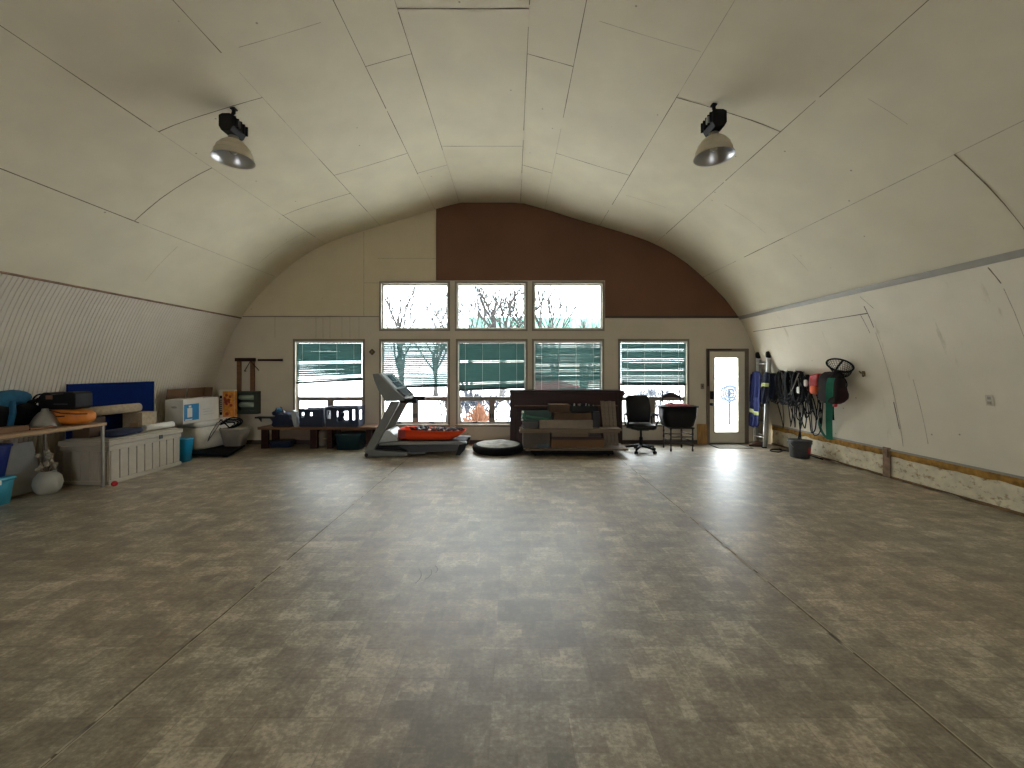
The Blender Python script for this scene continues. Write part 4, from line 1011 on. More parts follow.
# ------------------------------------------------------------------ round dog bed
dc = (wx(498, 7.72), 7.76)
db = thing('dog_bed', 'round black cushion bed with grey top on the floor right of the treadmill', 'pet bed', (dc[0], dc[1], 0))
bm = B(); lathe(bm, [(0, 0), (.44, 0), (.485, .03), (.50, .08), (.49, .125), (.45, .145), (0, .145)], (dc[0], dc[1], 0), 40); obj('base_cushion', bm, BLACKF, db)
bm = B(); N_ = 40; R_ = 10; grid = []
for i in range(R_ + 1):
    r = .42 * i / R_; ring = []
    for k in range(N_):
        a = 2 * PI * k / N_; x, y = r * math.cos(a), r * math.sin(a)
        ring.append(bm.verts.new((dc[0] + x, dc[1] + y, .146 + (.03 + .045 * mnoise.noise((x * 5, y * 5, 3))) * (1 - (i / R_) ** 4))))
    grid.append(ring)
for a, b_ in zip(grid[1:], grid[2:]):
    for k in range(N_): bm.faces.new((a[k], a[(k + 1) % N_], b_[(k + 1) % N_], b_[k])).smooth = True
bm.faces.new(grid[1]); obj('top_pad', bm, GREYSTONE, db, fixn=True)

# ------------------------------------------------------------------ dark wood counter
KY0, KY1 = 8.02, 8.40
ct = thing('wooden_counter', 'long dark brown wooden counter under the windows, behind the lumber stack', 'counter', (1.1, 8.2, 0))
kx0, kx1 = wx(510, KY0), wx(622.5, KY0); kz = wz(390.5, KY0)
bm = B(); bx(bm, kx0 + .06, kx1 - .06, KY0 + .03, KY1, .0, kz - .03); obj('carcass', bm, WOODD, ct)
bm = B(); bx(bm, kx0, kx0 + .085, KY0, KY0 + .10, 0, kz - .031); obj('stile', bm, WOODD, ct, bevel=.004)
bm = B(); bx(bm, kx1 - .085, kx1, KY0, KY0 + .10, 0, kz - .031); obj('stile', bm, WOODD, ct, bevel=.004)
bm = B(); bx(bm, kx0 + .09, kx1 - .09, KY0 + .006, KY0 + .028, wz(404.8, KY0), kz - .035); obj('upper_rail', bm, WOODD, ct, bevel=.004)
bm = B(); bx(bm, kx0 + .09, kx1 - .09, KY0 + .0, KY0 + .026, wz(406.3, KY0), wz(405.2, KY0)); obj('moulding', bm, WOODB, ct, bevel=.002)
for k in range(3):
    a = kx0 + .13 + k * (kx1 - kx0 - .2) / 3; bm = B(); bx(bm, a, a + (kx1 - kx0 - .2) / 3 - .06, KY0 + .014, KY0 + .029, .1, wz(407.5, KY0)); obj('front_panel', bm, WOODD, ct, bevel=.008)
bm = B(); prism(bm, [(kx0 - .01, kz - .03), (kx1, kz - .10), (kx1 + .02, kz - .085), (kx1 + .045, kz - .05), (kx1 + .05, kz - .02), (kx1 + .0, kz + .0), (kx0 - .01, kz)] if False else [(kx0 - .01, kz - .03), (kx1 + .02, kz - .03), (kx1 + .045, kz - .02), (kx1 + .02, kz), (kx0 - .01, kz)], KY0 - .02, KY1 + .01); obj('counter_top', bm, WOODD, ct, bevel=.004)
bm = B(); prism(bm, [(kx1 + .001, kz - .16), (kx1 + .015, kz - .13), (kx1 + .06, kz - .07), (kx1 + .055, kz - .035), (kx1 + .001, kz - .032)], KY0 + .0, KY1); obj('end_moulding', bm, WOODD, ct, bevel=.003)

# ------------------------------------------------------------------ lumber stack in front of the counter
YS = 7.40; sx = lambda px: wx(px, YS); sz = lambda py: wz(py, YS)
pl = thing('pallet_dolly', 'flat black dolly on the floor carrying the lumber and cartons', 'dolly', (sx(570), 7.6, 0))
bm = B(); bx(bm, sx(531), sx(612), 7.28, 7.92, .035, .10); obj('deck', bm, BLACKF, pl, bevel=.006)
for x in (sx(535), sx(608)):
    for y in (7.36, 7.84):
        bm = B(); tube(bm, [(x - .015, y, .0172), (x + .015, y, .0172)], .017, 10); obj('caster', bm, RUBBER, pl)
z1_ = .102
def plank(nm, lab, cat, p0, p1, y0, y1, z0, z1, m, r=0, bev=.003):
    bm = B(); a, b_ = sx(p0), sx(p1); box(bm, ((a + b_) / 2, (y0 + y1) / 2, (z0 + z1) / 2), (b_ - a, y1 - y0, z1 - z0), (0, 0, r))
    return tag(obj(nm, bm, m, None, bevel=bev, base=((a + b_) / 2, (y0 + y1) / 2, z0)), lab, cat)
plank('plank', 'wide weathered plank on the black dolly, lowest board of the stack', 'plank', 525, 627, 7.30, 7.88, .102, .135, WOODG)
c1 = plank('cardboard_box', 'long brown carton low in the lumber stack, right of the grey box', 'carton', 551, 604, 7.38, 7.80, .137, .30, CARD)
bm = B(); bx(bm, sx(551) + .02, sx(604) - .02, 7.376, 7.38, .285, .297); obj('lid_edge', bm, WOODK, c1)
g1_ = plank('storage_box', 'dull grey-brown box low at the left of the lumber stack', 'box', 523, 550, 7.38, 7.82, .137, .415, mat('dull_grey_brown', (76, 68, 58), .7, var=.08))
bm = B(); bx(bm, sx(537), sx(549.5), 7.374, 7.38, .142, .20); obj('teal_sticker', bm, DKTEAL, g1_)
plank('plank', 'dark brown board lying on the brown carton', 'plank', 551.5, 602, 7.36, 7.72, .302, .345, WOODD)
plank('plank', 'short grey-brown board just under the two long planks', 'plank', 551.5, 588, 7.35, 7.74, .347, .412, WOODG)
plank('wood_offcut', 'dark wood offcut beside the short board under the long planks', 'wood block', 589.5, 600, 7.36, 7.70, .347, .412, WOODK)
plank('plank', 'lower of the two long pale planks across the lumber stack', 'plank', 519.5, 619, 7.34, 7.58, .417, .452, WOODG)
plank('plank', 'upper of the two long pale planks across the lumber stack', 'plank', 519.8, 621, 7.32, 7.60, .455, .495, WOODG, .006)
plank('plank', 'dark board under the rear of the pile on the long planks', 'plank', 522, 598, 7.62, 7.92, .417, .495, WOODK)
plank('storage_box', 'small grey box under the green tool case', 'box', 522.8, 538, 7.37, 7.66, .500, .612, mat('slate_box', (60, 58, 58), .6))
plank('board', 'pale grey board standing on the long planks, in front of the brown cartons', 'board', 539.2, 592, 7.33, 7.40, .500, .650, mat('pale_board', (126, 114, 98), .7, var=.1))
gt = thing('tool_case', 'dark green open case on the left end of the lumber stack', 'case', (sx(537), 7.52, .615))
bm = B(); bx(bm, sx(522), sx(553), 7.42, 7.66, .615, .64); bx(bm, sx(522), sx(553), 7.64, 7.66, .64, .80); bx(bm, sx(553) - .02, sx(553), 7.42, 7.64, .64, .70); obj('case_body', bm, mat('dark_green_case', (16, 56, 38), .5), gt, bevel=.004)
bm = B(); prism(bm, [(sx(521.5), .64), (sx(526), .64), (sx(524.5), .79), (sx(522.5), .80)], 7.42, 7.63); prism(bm, [(sx(526), .70), (sx(553) - .022, .645), (sx(553) - .022, .665), (sx(526), .74)], 7.42, 7.44); obj('front_lip', bm, GREENT, gt, bevel=.003)
for xx, zz in ((sx(522.8), .795), (sx(522.2), .65)):
    bm = B(); soft(bm, (xx, 7.41, zz), (.04, .03, .04), .9, 10, 7); obj('rivet', bm, WHITEP, gt)
plank('cardboard_box', 'olive-brown carton behind the pale board in the lumber stack', 'carton', 554.5, 592, 7.42, 7.84, .500, .775, CARDD)
plank('storage_box', 'dark box at the right of the olive carton in the lumber stack', 'box', 593, 599.8, 7.42, 7.80, .500, .80, WOODK)
plank('cardboard_box', 'small olive carton on top of the lumber stack', 'carton', 549.5, 570.5, 7.50, 7.80, .777, .925, CARDD)
db_ = thing('tool_box', 'shallow black tray of tools on top of the lumber stack, right of the small carton', 'tray', (sx(586), 7.62, .777))
bm = B(); bx(bm, sx(572), sx(599), 7.48, 7.78, .804, .815); bx(bm, sx(572), sx(599), 7.48, 7.495, .815, .90); bx(bm, sx(572), sx(599), 7.765, 7.78, .815, .91); bx(bm, sx(572), sx(572) + .015, 7.495, 7.765, .815, .90); bx(bm, sx(599) - .015, sx(599), 7.495, 7.765, .815, .90); bx(bm, sx(573), sx(591), 7.52, 7.75, .779, .804); obj('tray', bm, DARKP, db_)
rnd = random.Random(5)
for k in range(6):
    x = sx(575 + 4 * k); bm = B(); tube(bm, [(x, 7.53 + .03 * (k % 2), .835), (x + rnd.uniform(-.05, .08), 7.68, .90 + rnd.uniform(0, .03))], rnd.uniform(.010, .018), 7); obj('tool', bm, (ALUD, GREYD, WOODB)[k % 3], db_)
rnd = random.Random(6)
for k in range(4):
    t0 = 600.4 + 3.75 * k; t1 = 604.6 + 3.65 * k
    bm = B(); y_b, y_t = 7.63, 7.99; za = .137; zb = wz(401, y_t) - .01 * (k % 2)
    vs = [(wx(t1, y_b), y_b, za), (wx(t1 + 3.3, y_b), y_b, za), (wx(t0 + 3.4, y_t), y_t, zb), (wx(t0, y_t), y_t, zb)]
    a = [bm.verts.new(v) for v in vs]; b_ = [bm.verts.new((v[0], v[1] + .022, v[2])) for v in vs]
    bm.faces.new(a); bm.faces.new(b_[::-1])
    for i in range(4): bm.faces.new((a[i], a[(i + 1) % 4], b_[(i + 1) % 4], b_[i]))
    tag(obj('fence_board', bm, WOODGV, None, bevel=.002, base=(wx(t1, y_b), y_b, za)), ('leftmost', 'second from left', 'third from left', 'rightmost')[k] + ' of four weathered upright boards leaning at the right of the lumber stack', 'board', 'weathered boards leaning on the stack')
# ------------------------------------------------------------------ office chair
oY = 7.72; ox = wx(641, oY)
oc = thing('office_chair', 'black swivel office chair with armrests, between the lumber stack and the wooden chair', 'office chair', (ox, oY, 0))
for k in range(5):
    a = 2 * PI * k / 5 + .35; ex, ey = ox + .30 * math.cos(a), oY + .30 * math.sin(a)
    bm = B(); tube(bm, [(ox, oY, .115), (ox + .15 * math.cos(a), oY + .15 * math.sin(a), .105), (ex, ey, .075)], [.030, .024, .018], 8); lg = obj('base_leg', bm, DARKP, oc)
    bm = B()
    for s in (-1, 1):
        c = Vector((ex - s * .018 * math.sin(a), ey + s * .018 * math.cos(a), .0285)); d = Vector((-math.sin(a), math.cos(a), 0)) * .009
        tube(bm, [c - d, c + d], .028, 12)
    tube(bm, [(ex, ey, .03), (ex, ey, .075)], .010, 6)
    obj('caster', bm, RUBBER, lg)
bm = B(); tube(bm, [(ox, oY, .09), (ox, oY, .28), (ox, oY, .281), (ox, oY, .42)], [.034, .034, .02, .02], 12); obj('gas_column', bm, DARKP, oc)
bm = B(); box(bm, (ox, oY, .435), (.22, .26, .03)); tube(bm, [(ox + .1, oY, .43), (ox + .24, oY - .02, .42)], .008, 6); obj('tilt_plate', bm, DARKP, oc, bevel=.004)
bm = B(); soft(bm, (ox, oY - .02, .49), (.50, .50, .10), .45, 24, 10, .006, 1); obj('seat', bm, mat('black_leather', (13, 13, 13), .42, var=.15, spec=.3), oc)
bm = B(); pts = []
rows = []
for i in range(13):
    t = i / 12; z = .545 + .53 * t; w = .245 * (1 - .10 * (2 * t - 1) ** 2) * (1 if t < .9 else 1 - (t - .9) * 1.6); yy = oY + .20 + .09 * t - .03 * math.sin(PI * t)
    th_ = .05 * math.sin(PI * min(1, max(.08, t * .94 + .04))) ** .4
    rows.append([bm.verts.new((ox + w * math.copysign(abs(math.cos(a)) ** .5, math.cos(a)), yy + th_ * math.copysign(abs(math.sin(a)) ** .7, math.sin(a)) + .04 * abs(math.cos(a)) * -1, z)) for a in [2 * PI * k / 20 for k in range(20)]])
for p, q in zip(rows, rows[1:]):
    for k in range(20): bm.faces.new((p[k], p[(k + 1) % 20], q[(k + 1) % 20], q[k])).smooth = True
bm.faces.new(rows[0][::-1]); bm.faces.new(rows[-1]); obj('backrest', bm, MATS['black_leather'], oc)
bm = B(); tube(bm, [(ox, oY + .10, .44), (ox, oY + .26, .46), (ox, oY + .29, .56), (ox, oY + .27, .75)], .022, 6); obj('back_support', bm, DARKP, oc)
for s in (-1, 1):
    bm = B(); X = ox + s * .27
    tube(bm, [(ox + s * .15, oY, .445), (X, oY - .0, .47), (X + s * .015, oY - .13, .60), (X + s * .01, oY - .10, .695), (X + s * .01, oY + .10, .71), (X, oY + .2, .66), (X - s * .01, oY + .14, .50), (ox + s * .15, oY + .06, .445)], .018, 8); a_ = obj('armrest', bm, DARKP, oc)
    bm = B(); soft(bm, (X + s * .01, oY, .722), (.06, .26, .035), .5, 14, 8); obj('arm_pad', bm, RUBBER, a_)

# ------------------------------------------------------------------ ladder-back chair carrying a black tub
lc = thing('wooden_chair', 'dark wooden ladder-back chair carrying a black tub, left of the door', 'chair', (3.27, 7.9, 0))
FX0, FX1, FYc = 3.055, 3.475, 7.74; RX0, RX1, RYc = 3.06, 3.42, 8.12
def turned(bm, x, y, z0, z1, lean=0, r=.017):
    n = 14; tube(bm, [(x, y + lean * (i / n), z0 + (z1 - z0) * i / n) for i in range(n + 1)], [r * (1 + .25 * math.sin(i * 1.9)) for i in range(n + 1)], 8)
for x in (FX0, FX1):
    bm = B(); turned(bm, x, FYc, 0, .435); obj('leg', bm, WOODK, lc)
for x in (RX0, RX1):
    bm = B(); turned(bm, x, RYc, 0, .45); obj('leg', bm, WOODK, lc)
    bm = B(); turned(bm, x, RYc, .452, 1.12, .08, .015); lathe(bm, [(0, 0), (.02, .012), (.022, .03), (.008, .05), (0, .055)], (x, RYc + .08, 1.12), 10); obj('back_post', bm, WOODK, lc)
bm = B(); a = [(FX0 - .03, FYc - .03), (FX1 + .03, FYc - .03), (RX1 + .012, RYc + .0), (RX0 - .012, RYc + .0)]; prismz(bm, a, .437, .465); obj('seat', bm, WOODK, lc, bevel=.006)
for zz in (.16, .28):
    bm = B(); tube(bm, [(FX0, FYc, zz), (FX1, FYc, zz)], .011, 6); obj('stretcher', bm, WOODK, lc)
    bm = B(); tube(bm, [(RX0, RYc, zz), (RX1, RYc, zz)], .011, 6); obj('stretcher', bm, WOODK, lc)
    for (xa, xb2) in ((FX0, RX0), (FX1, RX1)):
        bm = B(); tube(bm, [(xa, FYc, zz + .04), (xb2, RYc, zz + .04)], .010, 6); obj('stretcher', bm, WOODK, lc)
for (zz, hh) in ((.66, .07), (.83, .075), (1.0, .115)):
    bm = B(); n = 14; fr = []; 
    for i in range(n + 1):
        t = i / n; x = RX0 + .01 + (RX1 - RX0 - .02) * t; yy = RYc + .08 * (zz - .45) / .67 + .02 * math.sin(PI * t); arch_ = hh * (.45 + .55 * math.sin(PI * t) ** 1.3)
        fr.append([bm.verts.new((x, yy - .006, zz + .015 * math.sin(PI * t))), bm.verts.new((x, yy - .006, zz + arch_)), bm.verts.new((x, yy + .006, zz + arch_)), bm.verts.new((x, yy + .006, zz + .015 * math.sin(PI * t)))])
    for p, q in zip(fr, fr[1:]):
        for k in range(4): bm.faces.new((p[k], p[(k + 1) % 4], q[(k + 1) % 4], q[k]))
    bm.faces.new(fr[0]); bm.faces.new(fr[-1][::-1]); obj('back_slat', bm, WOODK, lc)
tb2 = thing('plastic_tub', 'deep black tub filled with red cloth, standing on the seat of the wooden chair', 'tub', (3.24, 7.86, .468))
tc_ = (3.225, 7.86)
bm = B(); lathe(bm, [(0, 0), (.72, 0), (.84, .03), (.98, .20), (1.0, .39), (.95, .39), (.93, .20), (.78, .045), (0, .03)], (tc_[0], tc_[1], .468), 40, .335, .20, square=6); obj('body', bm, DARKP, tb2)
bm = B(); lathe(bm, [(.98, .38), (1.10, .38), (1.12, .395), (1.10, .405), (.98, .405)], (tc_[0], tc_[1], .468), 40, .335, .20, square=6); obj('rim', bm, DARKP, tb2)
bm = B(); soft(bm, (tc_[0] + .0, tc_[1], .845), (.56, .32, .13), .6, 26, 12, .035, 8, freq=11); tag(obj('folded_cloth', bm, REDC, None, base=(tc_[0], tc_[1], .80)), 'red and pink cloth showing over the rim of the black tub', 'cloth')
# plywood piece and mat by the door
bm = B(); box(bm, ((wx(696.5, D) + wx(706, D)) / 2, D - .035, .215), (.20, .018, .425), (math.radians(-3), 0, 0)); tag(obj('plywood_offcut', bm, PLY, None, base=(wx(701, D), D - .03, 0)), 'yellow plywood offcut leaning on the wall left of the door', 'plywood')
dm = thing('door_mat', 'thin grey mat with dark edge on the floor at the door', 'mat', (4.45, 8.2, 0))
bm = B(); bx(bm, 4.14, 4.80, 8.03, 8.40, .002, .009); obj('mat_pad', bm, mat('grey_mat', (134, 128, 118), .9, var=.12, scale=30), dm)
bm = B(); frame_bars(bm, 4.10, 4.84, 0, 0, 0, 0, 0) if False else None
for a in ((4.12, 4.82, 8.01, 8.029), (4.12, 4.82, 8.401, 8.42), (4.12, 4.139, 8.029, 8.401), (4.801, 4.82, 8.029, 8.401)): bx(bm, a[0], a[1], a[2], a[3], .002, .011)
obj('edge_binding', bm, RUBBER, dm)

# ------------------------------------------------------------------ ladder with workwear
LX0, LXT = 5.075, 5.155; LZ = 1.90
ld = thing('extension_ladder', 'aluminium ladder with black rubber tops leaning at the corner right of the door', 'ladder', (5.1, 8.26, 0))
LYa, LYb = 8.08, 8.42
def lx(z): return LX0 + (LXT - LX0) * z / LZ
for sec, off in ((0, 0.0), (1, .055)):
    for y in (LYa + sec * .02, LYb - sec * .02):
        zt_ = LZ - .06 - sec * .05; bm = B(); w = .026
        vs0 = [(lx(0) + off - w, y - .013, .02), (lx(0) + off + w, y - .013, .02), (lx(0) + off + w, y + .013, .02), (lx(0) + off - w, y + .013, .02)]
        dx_ = lx(zt_) - lx(0); a = [bm.verts.new(v) for v in vs0]; b_ = [bm.verts.new((v[0] + dx_, v[1], zt_)) for v in vs0]
        bm.faces.new(a[::-1]); bm.faces.new(b_)
        for i in range(4): bm.faces.new((a[i], a[(i + 1) % 4], b_[(i + 1) % 4], b_[i]))
        sr_ = obj('side_rail', bm, ALU if sec == 0 else ALUD, ld, bevel=.003)
        if sec == 0:
            bm = B(); soft(bm, (lx(zt_) + .01, y, zt_ + .045), (.10, .085, .14), .6, 14, 9); obj('rubber_cap', bm, RUBBER, sr_)
            bm = B(); box(bm, (lx(0), y, .011), (.085, .045, .022)); obj('foot', bm, RUBBER, sr_, bevel=.005)
    for k in range(6):
        z = .20 + .30 * k + sec * .03; bm = B(); tube(bm, [(lx(z) + off, LYa + .012 + sec * .02, z), (lx(z) + off, LYb - .012 - sec * .02, z)], .016, 8); obj('rung', bm, ALU if sec == 0 else ALUD, ld)
def garment(name, m, parent, yc, z_top, z_bot, w_top, w_bot, x0, dep, folds, seed, tape=(), shear=0.0, th_=.012):
    nu, nv = 28, 22
    def pt(u, v, o=0):
        w = w_top + (w_bot - w_top) * (v ** .8); y = yc + (u - .5) * w + shear * v; z = z_top + (z_bot - z_top) * v - .05 * (2 * u - 1) ** 2 * (1 - v)
        dp = dep * (.25 + .75 * v) * (.5 + .5 * math.sin(u * PI * folds + seed + 1.2 * math.sin(v * 2.4 + seed))) + .012 * mnoise.noise((u * 6, v * 5, seed))
        return Vector((x0 - dp - o - .02 * math.sin(PI * u), y, z + .02 * math.sin(u * PI * folds * .7 + seed) * v))
    def sheet(v0, v1, o, n):
        bm = B(); g = [[bm.verts.new(pt(i / nu, v0 + (v1 - v0) * j / n, o)) for i in range(nu + 1)] for j in range(n + 1)]
        for a, b_ in zip(g, g[1:]):
            for i in range(nu): bm.faces.new((a[i], a[i + 1], b_[i + 1], b_[i])).smooth = True
        return bm
    o = obj(name, sheet(0, 1, 0, nv), m, parent, solid=th_)
    for (a, b_) in tape: obj('reflective_tape', sheet(a, b_, .009, 2), HIVIS, parent, solid=.003)
    return o
cv = thing('coveralls', 'royal blue coveralls with a pale lime stripe hanging from the ladder', 'coveralls', (5.05, 8.28, 1.55))
def zc_(py, Y=8.3): return wz(py, Y)
garment('torso', COVER, cv, 8.34, zc_(371), zc_(399), .30, .36, lx(1.4) - .045, .06, 5, .4)
garment('trouser_leg', COVER, cv, 8.26, zc_(397), zc_(426), .17, .20, lx(.9) - .06, .05, 3, 1.7, tape=((.47, .60),), shear=.0)
garment('trouser_leg', COVER, cv, 8.44, zc_(397), zc_(427), .17, .20, lx(.9) - .05, .06, 3, 3.1, tape=((.40, .53),))
garment('sleeve', COVER, cv, 8.46, zc_(374), zc_(402), .10, .13, lx(1.3) - .06, .04, 2, 2.2)
jk = thing('work_jacket', 'dark navy work jacket with a lime band hanging on the right rail of the ladder', 'jacket', (5.1, 8.05, 1.5))
garment('jacket_body', NAVY, jk, 8.05, wz(372, 8.05), wz(403, 8.05), .22, .28, 5.13, .10, 4, .9, tape=((.34, .46),))
garment('sleeve', NAVY, jk, 7.93, wz(375, 8.05), wz(398, 8.05), .09, .12, 5.17, .05, 2, 2.9)
bm = B(); soft(bm, (4.94, 8.33, .045), (.13, .25, .085), .7, 14, 8, .02, 4); tag(obj('shoe', bm, SHOE, None, base=(4.94, 8.33, 0)), 'brown shoe on the floor between the ladder feet', 'shoe') if False else bm.free()
def shoe(x, y, r, lab):
    th = thing('work_shoe', lab, 'shoe', (x, y, 0)); bm = B(); R = lambda p: (x + p[0] * math.cos(r) - p[1] * math.sin(r), y + p[0] * math.sin(r) + p[1] * math.cos(r))
    rows = []
    for (t, w, h_) in ((-.13, .03, .07), (-.115, .036, .09), (-.05, .038, .095), (0, .036, .08), (.06, .044, .06), (.11, .04, .048), (.14, .02, .03)):
        rows.append([bm.verts.new((*R((t, w * math.cos(a))), .016 + max(0, h_ * math.sin(a)))) for a in [PI * k / 8 for k in range(9)]])
    for p, q in zip(rows, rows[1:]):
        for k in range(8): bm.faces.new((p[k], p[k + 1], q[k + 1], q[k])).smooth = True
        bm.faces.new((p[0], q[0], q[8], p[8]))
    bm.faces.new(rows[0]); bm.faces.new(rows[-1][::-1]); obj('upper', bm, SHOE, th)
    bm = B(); prismz(bm, [R(p) for p in ((-.135, -.035), (-.05, -.038), (.07, -.046), (.13, -.03), (.145, 0), (.13, .03), (.07, .046), (-.05, .038), (-.135, .035))], 0, .016); obj('sole', bm, RUBBER, th)
shoe(5.02, 8.24, 2.9, 'brown work shoe on the floor between the ladder feet')

# ------------------------------------------------------------------ cables on the right wall
def hank(name, lab, py0, y, length, width, turns, r, m, seed, long=0, group='black cable hanks on the right wall'):
    rnd = random.Random(seed); zt_ = wz(py0, y); xw = XR(zt_)
    th = thing(name, lab, 'cable', (xw - .08, y, zt_), group)
    bm = B(); tube(bm, [(xw + .0, y, zt_ - .01), (xw - .13, y, zt_ - .01), (xw - .15, y, zt_ + .03)], .009, 6); obj('wall_hook', bm, STEEL, th)
    pts = []
    for k in range(turns):
        L_ = length * rnd.uniform(.82, 1.08); w = width * rnd.uniform(.7, 1.15); xo = rnd.uniform(.03, .12); yo = rnd.uniform(-.03, .03); ph = rnd.uniform(-.5, .5)
        for i in range(14):
            a = 2 * PI * i / 14; zz = zt_ - L_ / 2 + L_ / 2 * math.cos(a)
            pts.append((min(XR(zz) - .02, xw - .02) - xo + .03 * (1 - math.cos(a)) * .3, y + yo * (1 - math.cos(a)) * .5 + w / 2 * math.sin(a) * (1 + .15 * math.sin(2 * a + ph)), zz))
    sm = catm(pts, 2); bm = B(); tube(bm, sm, r, 6); obj('coil', bm, m, th)
    for k in range(long):
        yo = rnd.uniform(-.08, .08); L_ = rnd.uniform(.75, 1.3) * long_len(y, zt_); w = rnd.uniform(.10, .26)
        p = []
        for i in range(15):
            a = 2 * PI * i / 14; zz = zt_ - .05 - L_ / 2 + L_ / 2 * math.cos(a); p.append((min(XR(max(zz, .0)) - .03, 5.45) - rnd.uniform(0, .015) - .04, y + yo + w / 2 * math.sin(a) + .04 * math.sin(a * 2 + k), max(zz, .25)))
        bm = B(); tube(bm, catm(p, 3), r * .8, 6); obj('loose_loop', bm, m, th)
    return th
def long_len(y, z): return .82
def catm(p, n):
    p = [Vector(q) for q in p]; out = [p[0]]
    for i in range(len(p) - 1):
        p0 = p[max(i - 1, 0)]; p1 = p[i]; p2 = p[i + 1]; p3 = p[min(i + 2, len(p) - 1)]
        for j in range(1, n + 1):
            t = j / n; out.append(.5 * (2 * p1 + (p2 - p0) * t + (2 * p0 - 5 * p1 + 4 * p2 - p3) * t * t + (3 * p1 - p0 - 3 * p2 + p3) * t ** 3))
    return out
BLKC = mat('black_cable', (14, 14, 15), .6, var=.15, spec=.25); DGC = mat('dark_grey_cable', (36, 36, 38), .6, var=.15, spec=.25)
def PW(px, py, off):
    """point on the right wall, off metres in front of it, in the direction of a picture point"""
    lo, hi = 3.0, 9.5
    for _ in range(50):
        Y = (lo + hi) / 2; z = wz(py, Y)
        if wx(px, Y) < XR(max(z, 0.02)) - off: lo = Y
        else: hi = Y
    return P(px, py, Y)
hank('extension_cable', 'dark grey cable hank nearest the ladder on the right wall', 373.5, PW(778, 390, .09).y, .56, .20, 9, .011, DGC, 1, 1)
hank('extension_cable', 'thick black cable hank, second from the ladder', 371.0, PW(786.5, 390, .09).y, .60, .24, 13, .013, BLKC, 2, 2)
hank('extension_cable', 'black cable hank with a pale cord across it, third from the ladder', 371.5, PW(795, 390, .09).y, .60, .25, 13, .013, BLKC, 3, 3)
hank('extension_cable', 'black cable hank with white tags, fourth from the ladder', 371.5, PW(803.5, 390, .09).y, .58, .25, 13, .013, BLKC, 4, 4)
hank('extension_cable', 'thin black cable loops hanging left of the red bag', 375, PW(810.5, 388, .09).y, .46, .16, 7, .010, BLKC, 5, 3)
bm = B(); tube(bm, catm([PW(799, 373, .19), PW(796, 380, .21), PW(792, 390, .21), PW(786, 397, .20), PW(777, 401, .17), PW(773, 400, .15)], 4), .009, 6)
tag(obj('pale_rope', bm, mat('pale_grey_rope', (150, 150, 146), .7, var=.1), None, base=tuple(PW(790, 390, .2))), 'pale grey cord running diagonally across the black cable hanks', 'cord')
for (px, py, lab) in ((798.3, 390, 'lower of two white cable tags among the black hanks'), (805.6, 383, 'upper of two white cable tags, nearer the red bag')):
    c = PW(px, py, .215); bm = B(); soft(bm, c, (.03, .075, .12), .6, 12, 8, .008, 2); tag(obj('cable_tag', bm, WHITEP, None, base=tuple(c)), lab, 'tag', 'white cable tags')
# hose on the floor
bm = B(); tube(bm, catm([(5.30, 7.95, .012), (5.22, 7.75, .012), (5.05, 7.62, .012), (4.98, 7.72, .012), (5.08, 7.86, .012), (5.25, 7.80, .012), (5.36, 7.55, .012), (5.42, 7.3, .012), (5.42, 7.0, .012)], 4), .011, 6)
tag(obj('floor_cable', bm, BLKC, None, base=(5.2, 7.7, 0)), 'black cable looped on the floor between the ladder and the grey bucket', 'cable')
# bucket
bk = thing('bucket', 'dark grey bucket with a red label on the floor below the cable hanks', 'bucket', (5.17, 7.20, 0))
bc = (5.175, 7.22)
bm = B(); lathe(bm, [(0, 0), (.145, 0), (.15, .01), (.175, .27), (.178, .31), (.170, .31), (.166, .27), (.14, .015), (0, .015)], (bc[0], bc[1], 0), 32); obj('body', bm, GREYD, bk)
bm = B(); lathe(bm, [(.172, .255), (.186, .255), (.186, .275), (.172, .275)], (bc[0], bc[1], 0), 32); lathe(bm, [(.172, .29), (.188, .292), (.188, .312), (.172, .314)], (bc[0], bc[1], 0), 32); obj('rim', bm, GREYD, bk)
bm = B(); vs = []
for i in range(7):
    a = -PI / 2 + .25 + .09 * i; vs.append((a,))
for lo_, hi_ in ((.09, .20),):
    g = [[bm.verts.new((bc[0] + r * math.cos(v[0]), bc[1] + r * math.sin(v[0]), z)) for v in vs] for r, z in ((.1585, lo_), (.1695, hi_))]
    for i in range(6): bm.faces.new((g[0][i], g[0][i + 1], g[1][i + 1], g[1][i]))
obj('label', bm, RED, bk, solid=.002)
bm = B(); tube(bm, [(bc[0] - .182, bc[1], .265)] + [(bc[0] - .19 * math.cos(a), bc[1] - .07 * math.sin(a) - .02, .265 - .13 * math.sin(a)) for a in [i * PI / 12 for i in range(1, 12)]] + [(bc[0] + .182, bc[1], .265)], .004, 5); obj('bail_handle', bm, STEEL, bk)
bm = B(); rnd = random.Random(14)
for k in range(3):
    tube(bm, catm([(bc[0] + .02 * k, bc[1] + .03 * k, .06), (bc[0] + .03 * k - .02, bc[1] + .02, .30), (5.27 + .02 * k, 7.30 + .06 * k, .60), (5.32 + .01 * k, 7.34 + .06 * k, .95)], 3), .010, 6)
tag(obj('hanging_cable', bm, BLKC, None, base=(bc[0], bc[1], .1)), 'black cable ends dropping from the hanks into the grey bucket', 'cable')

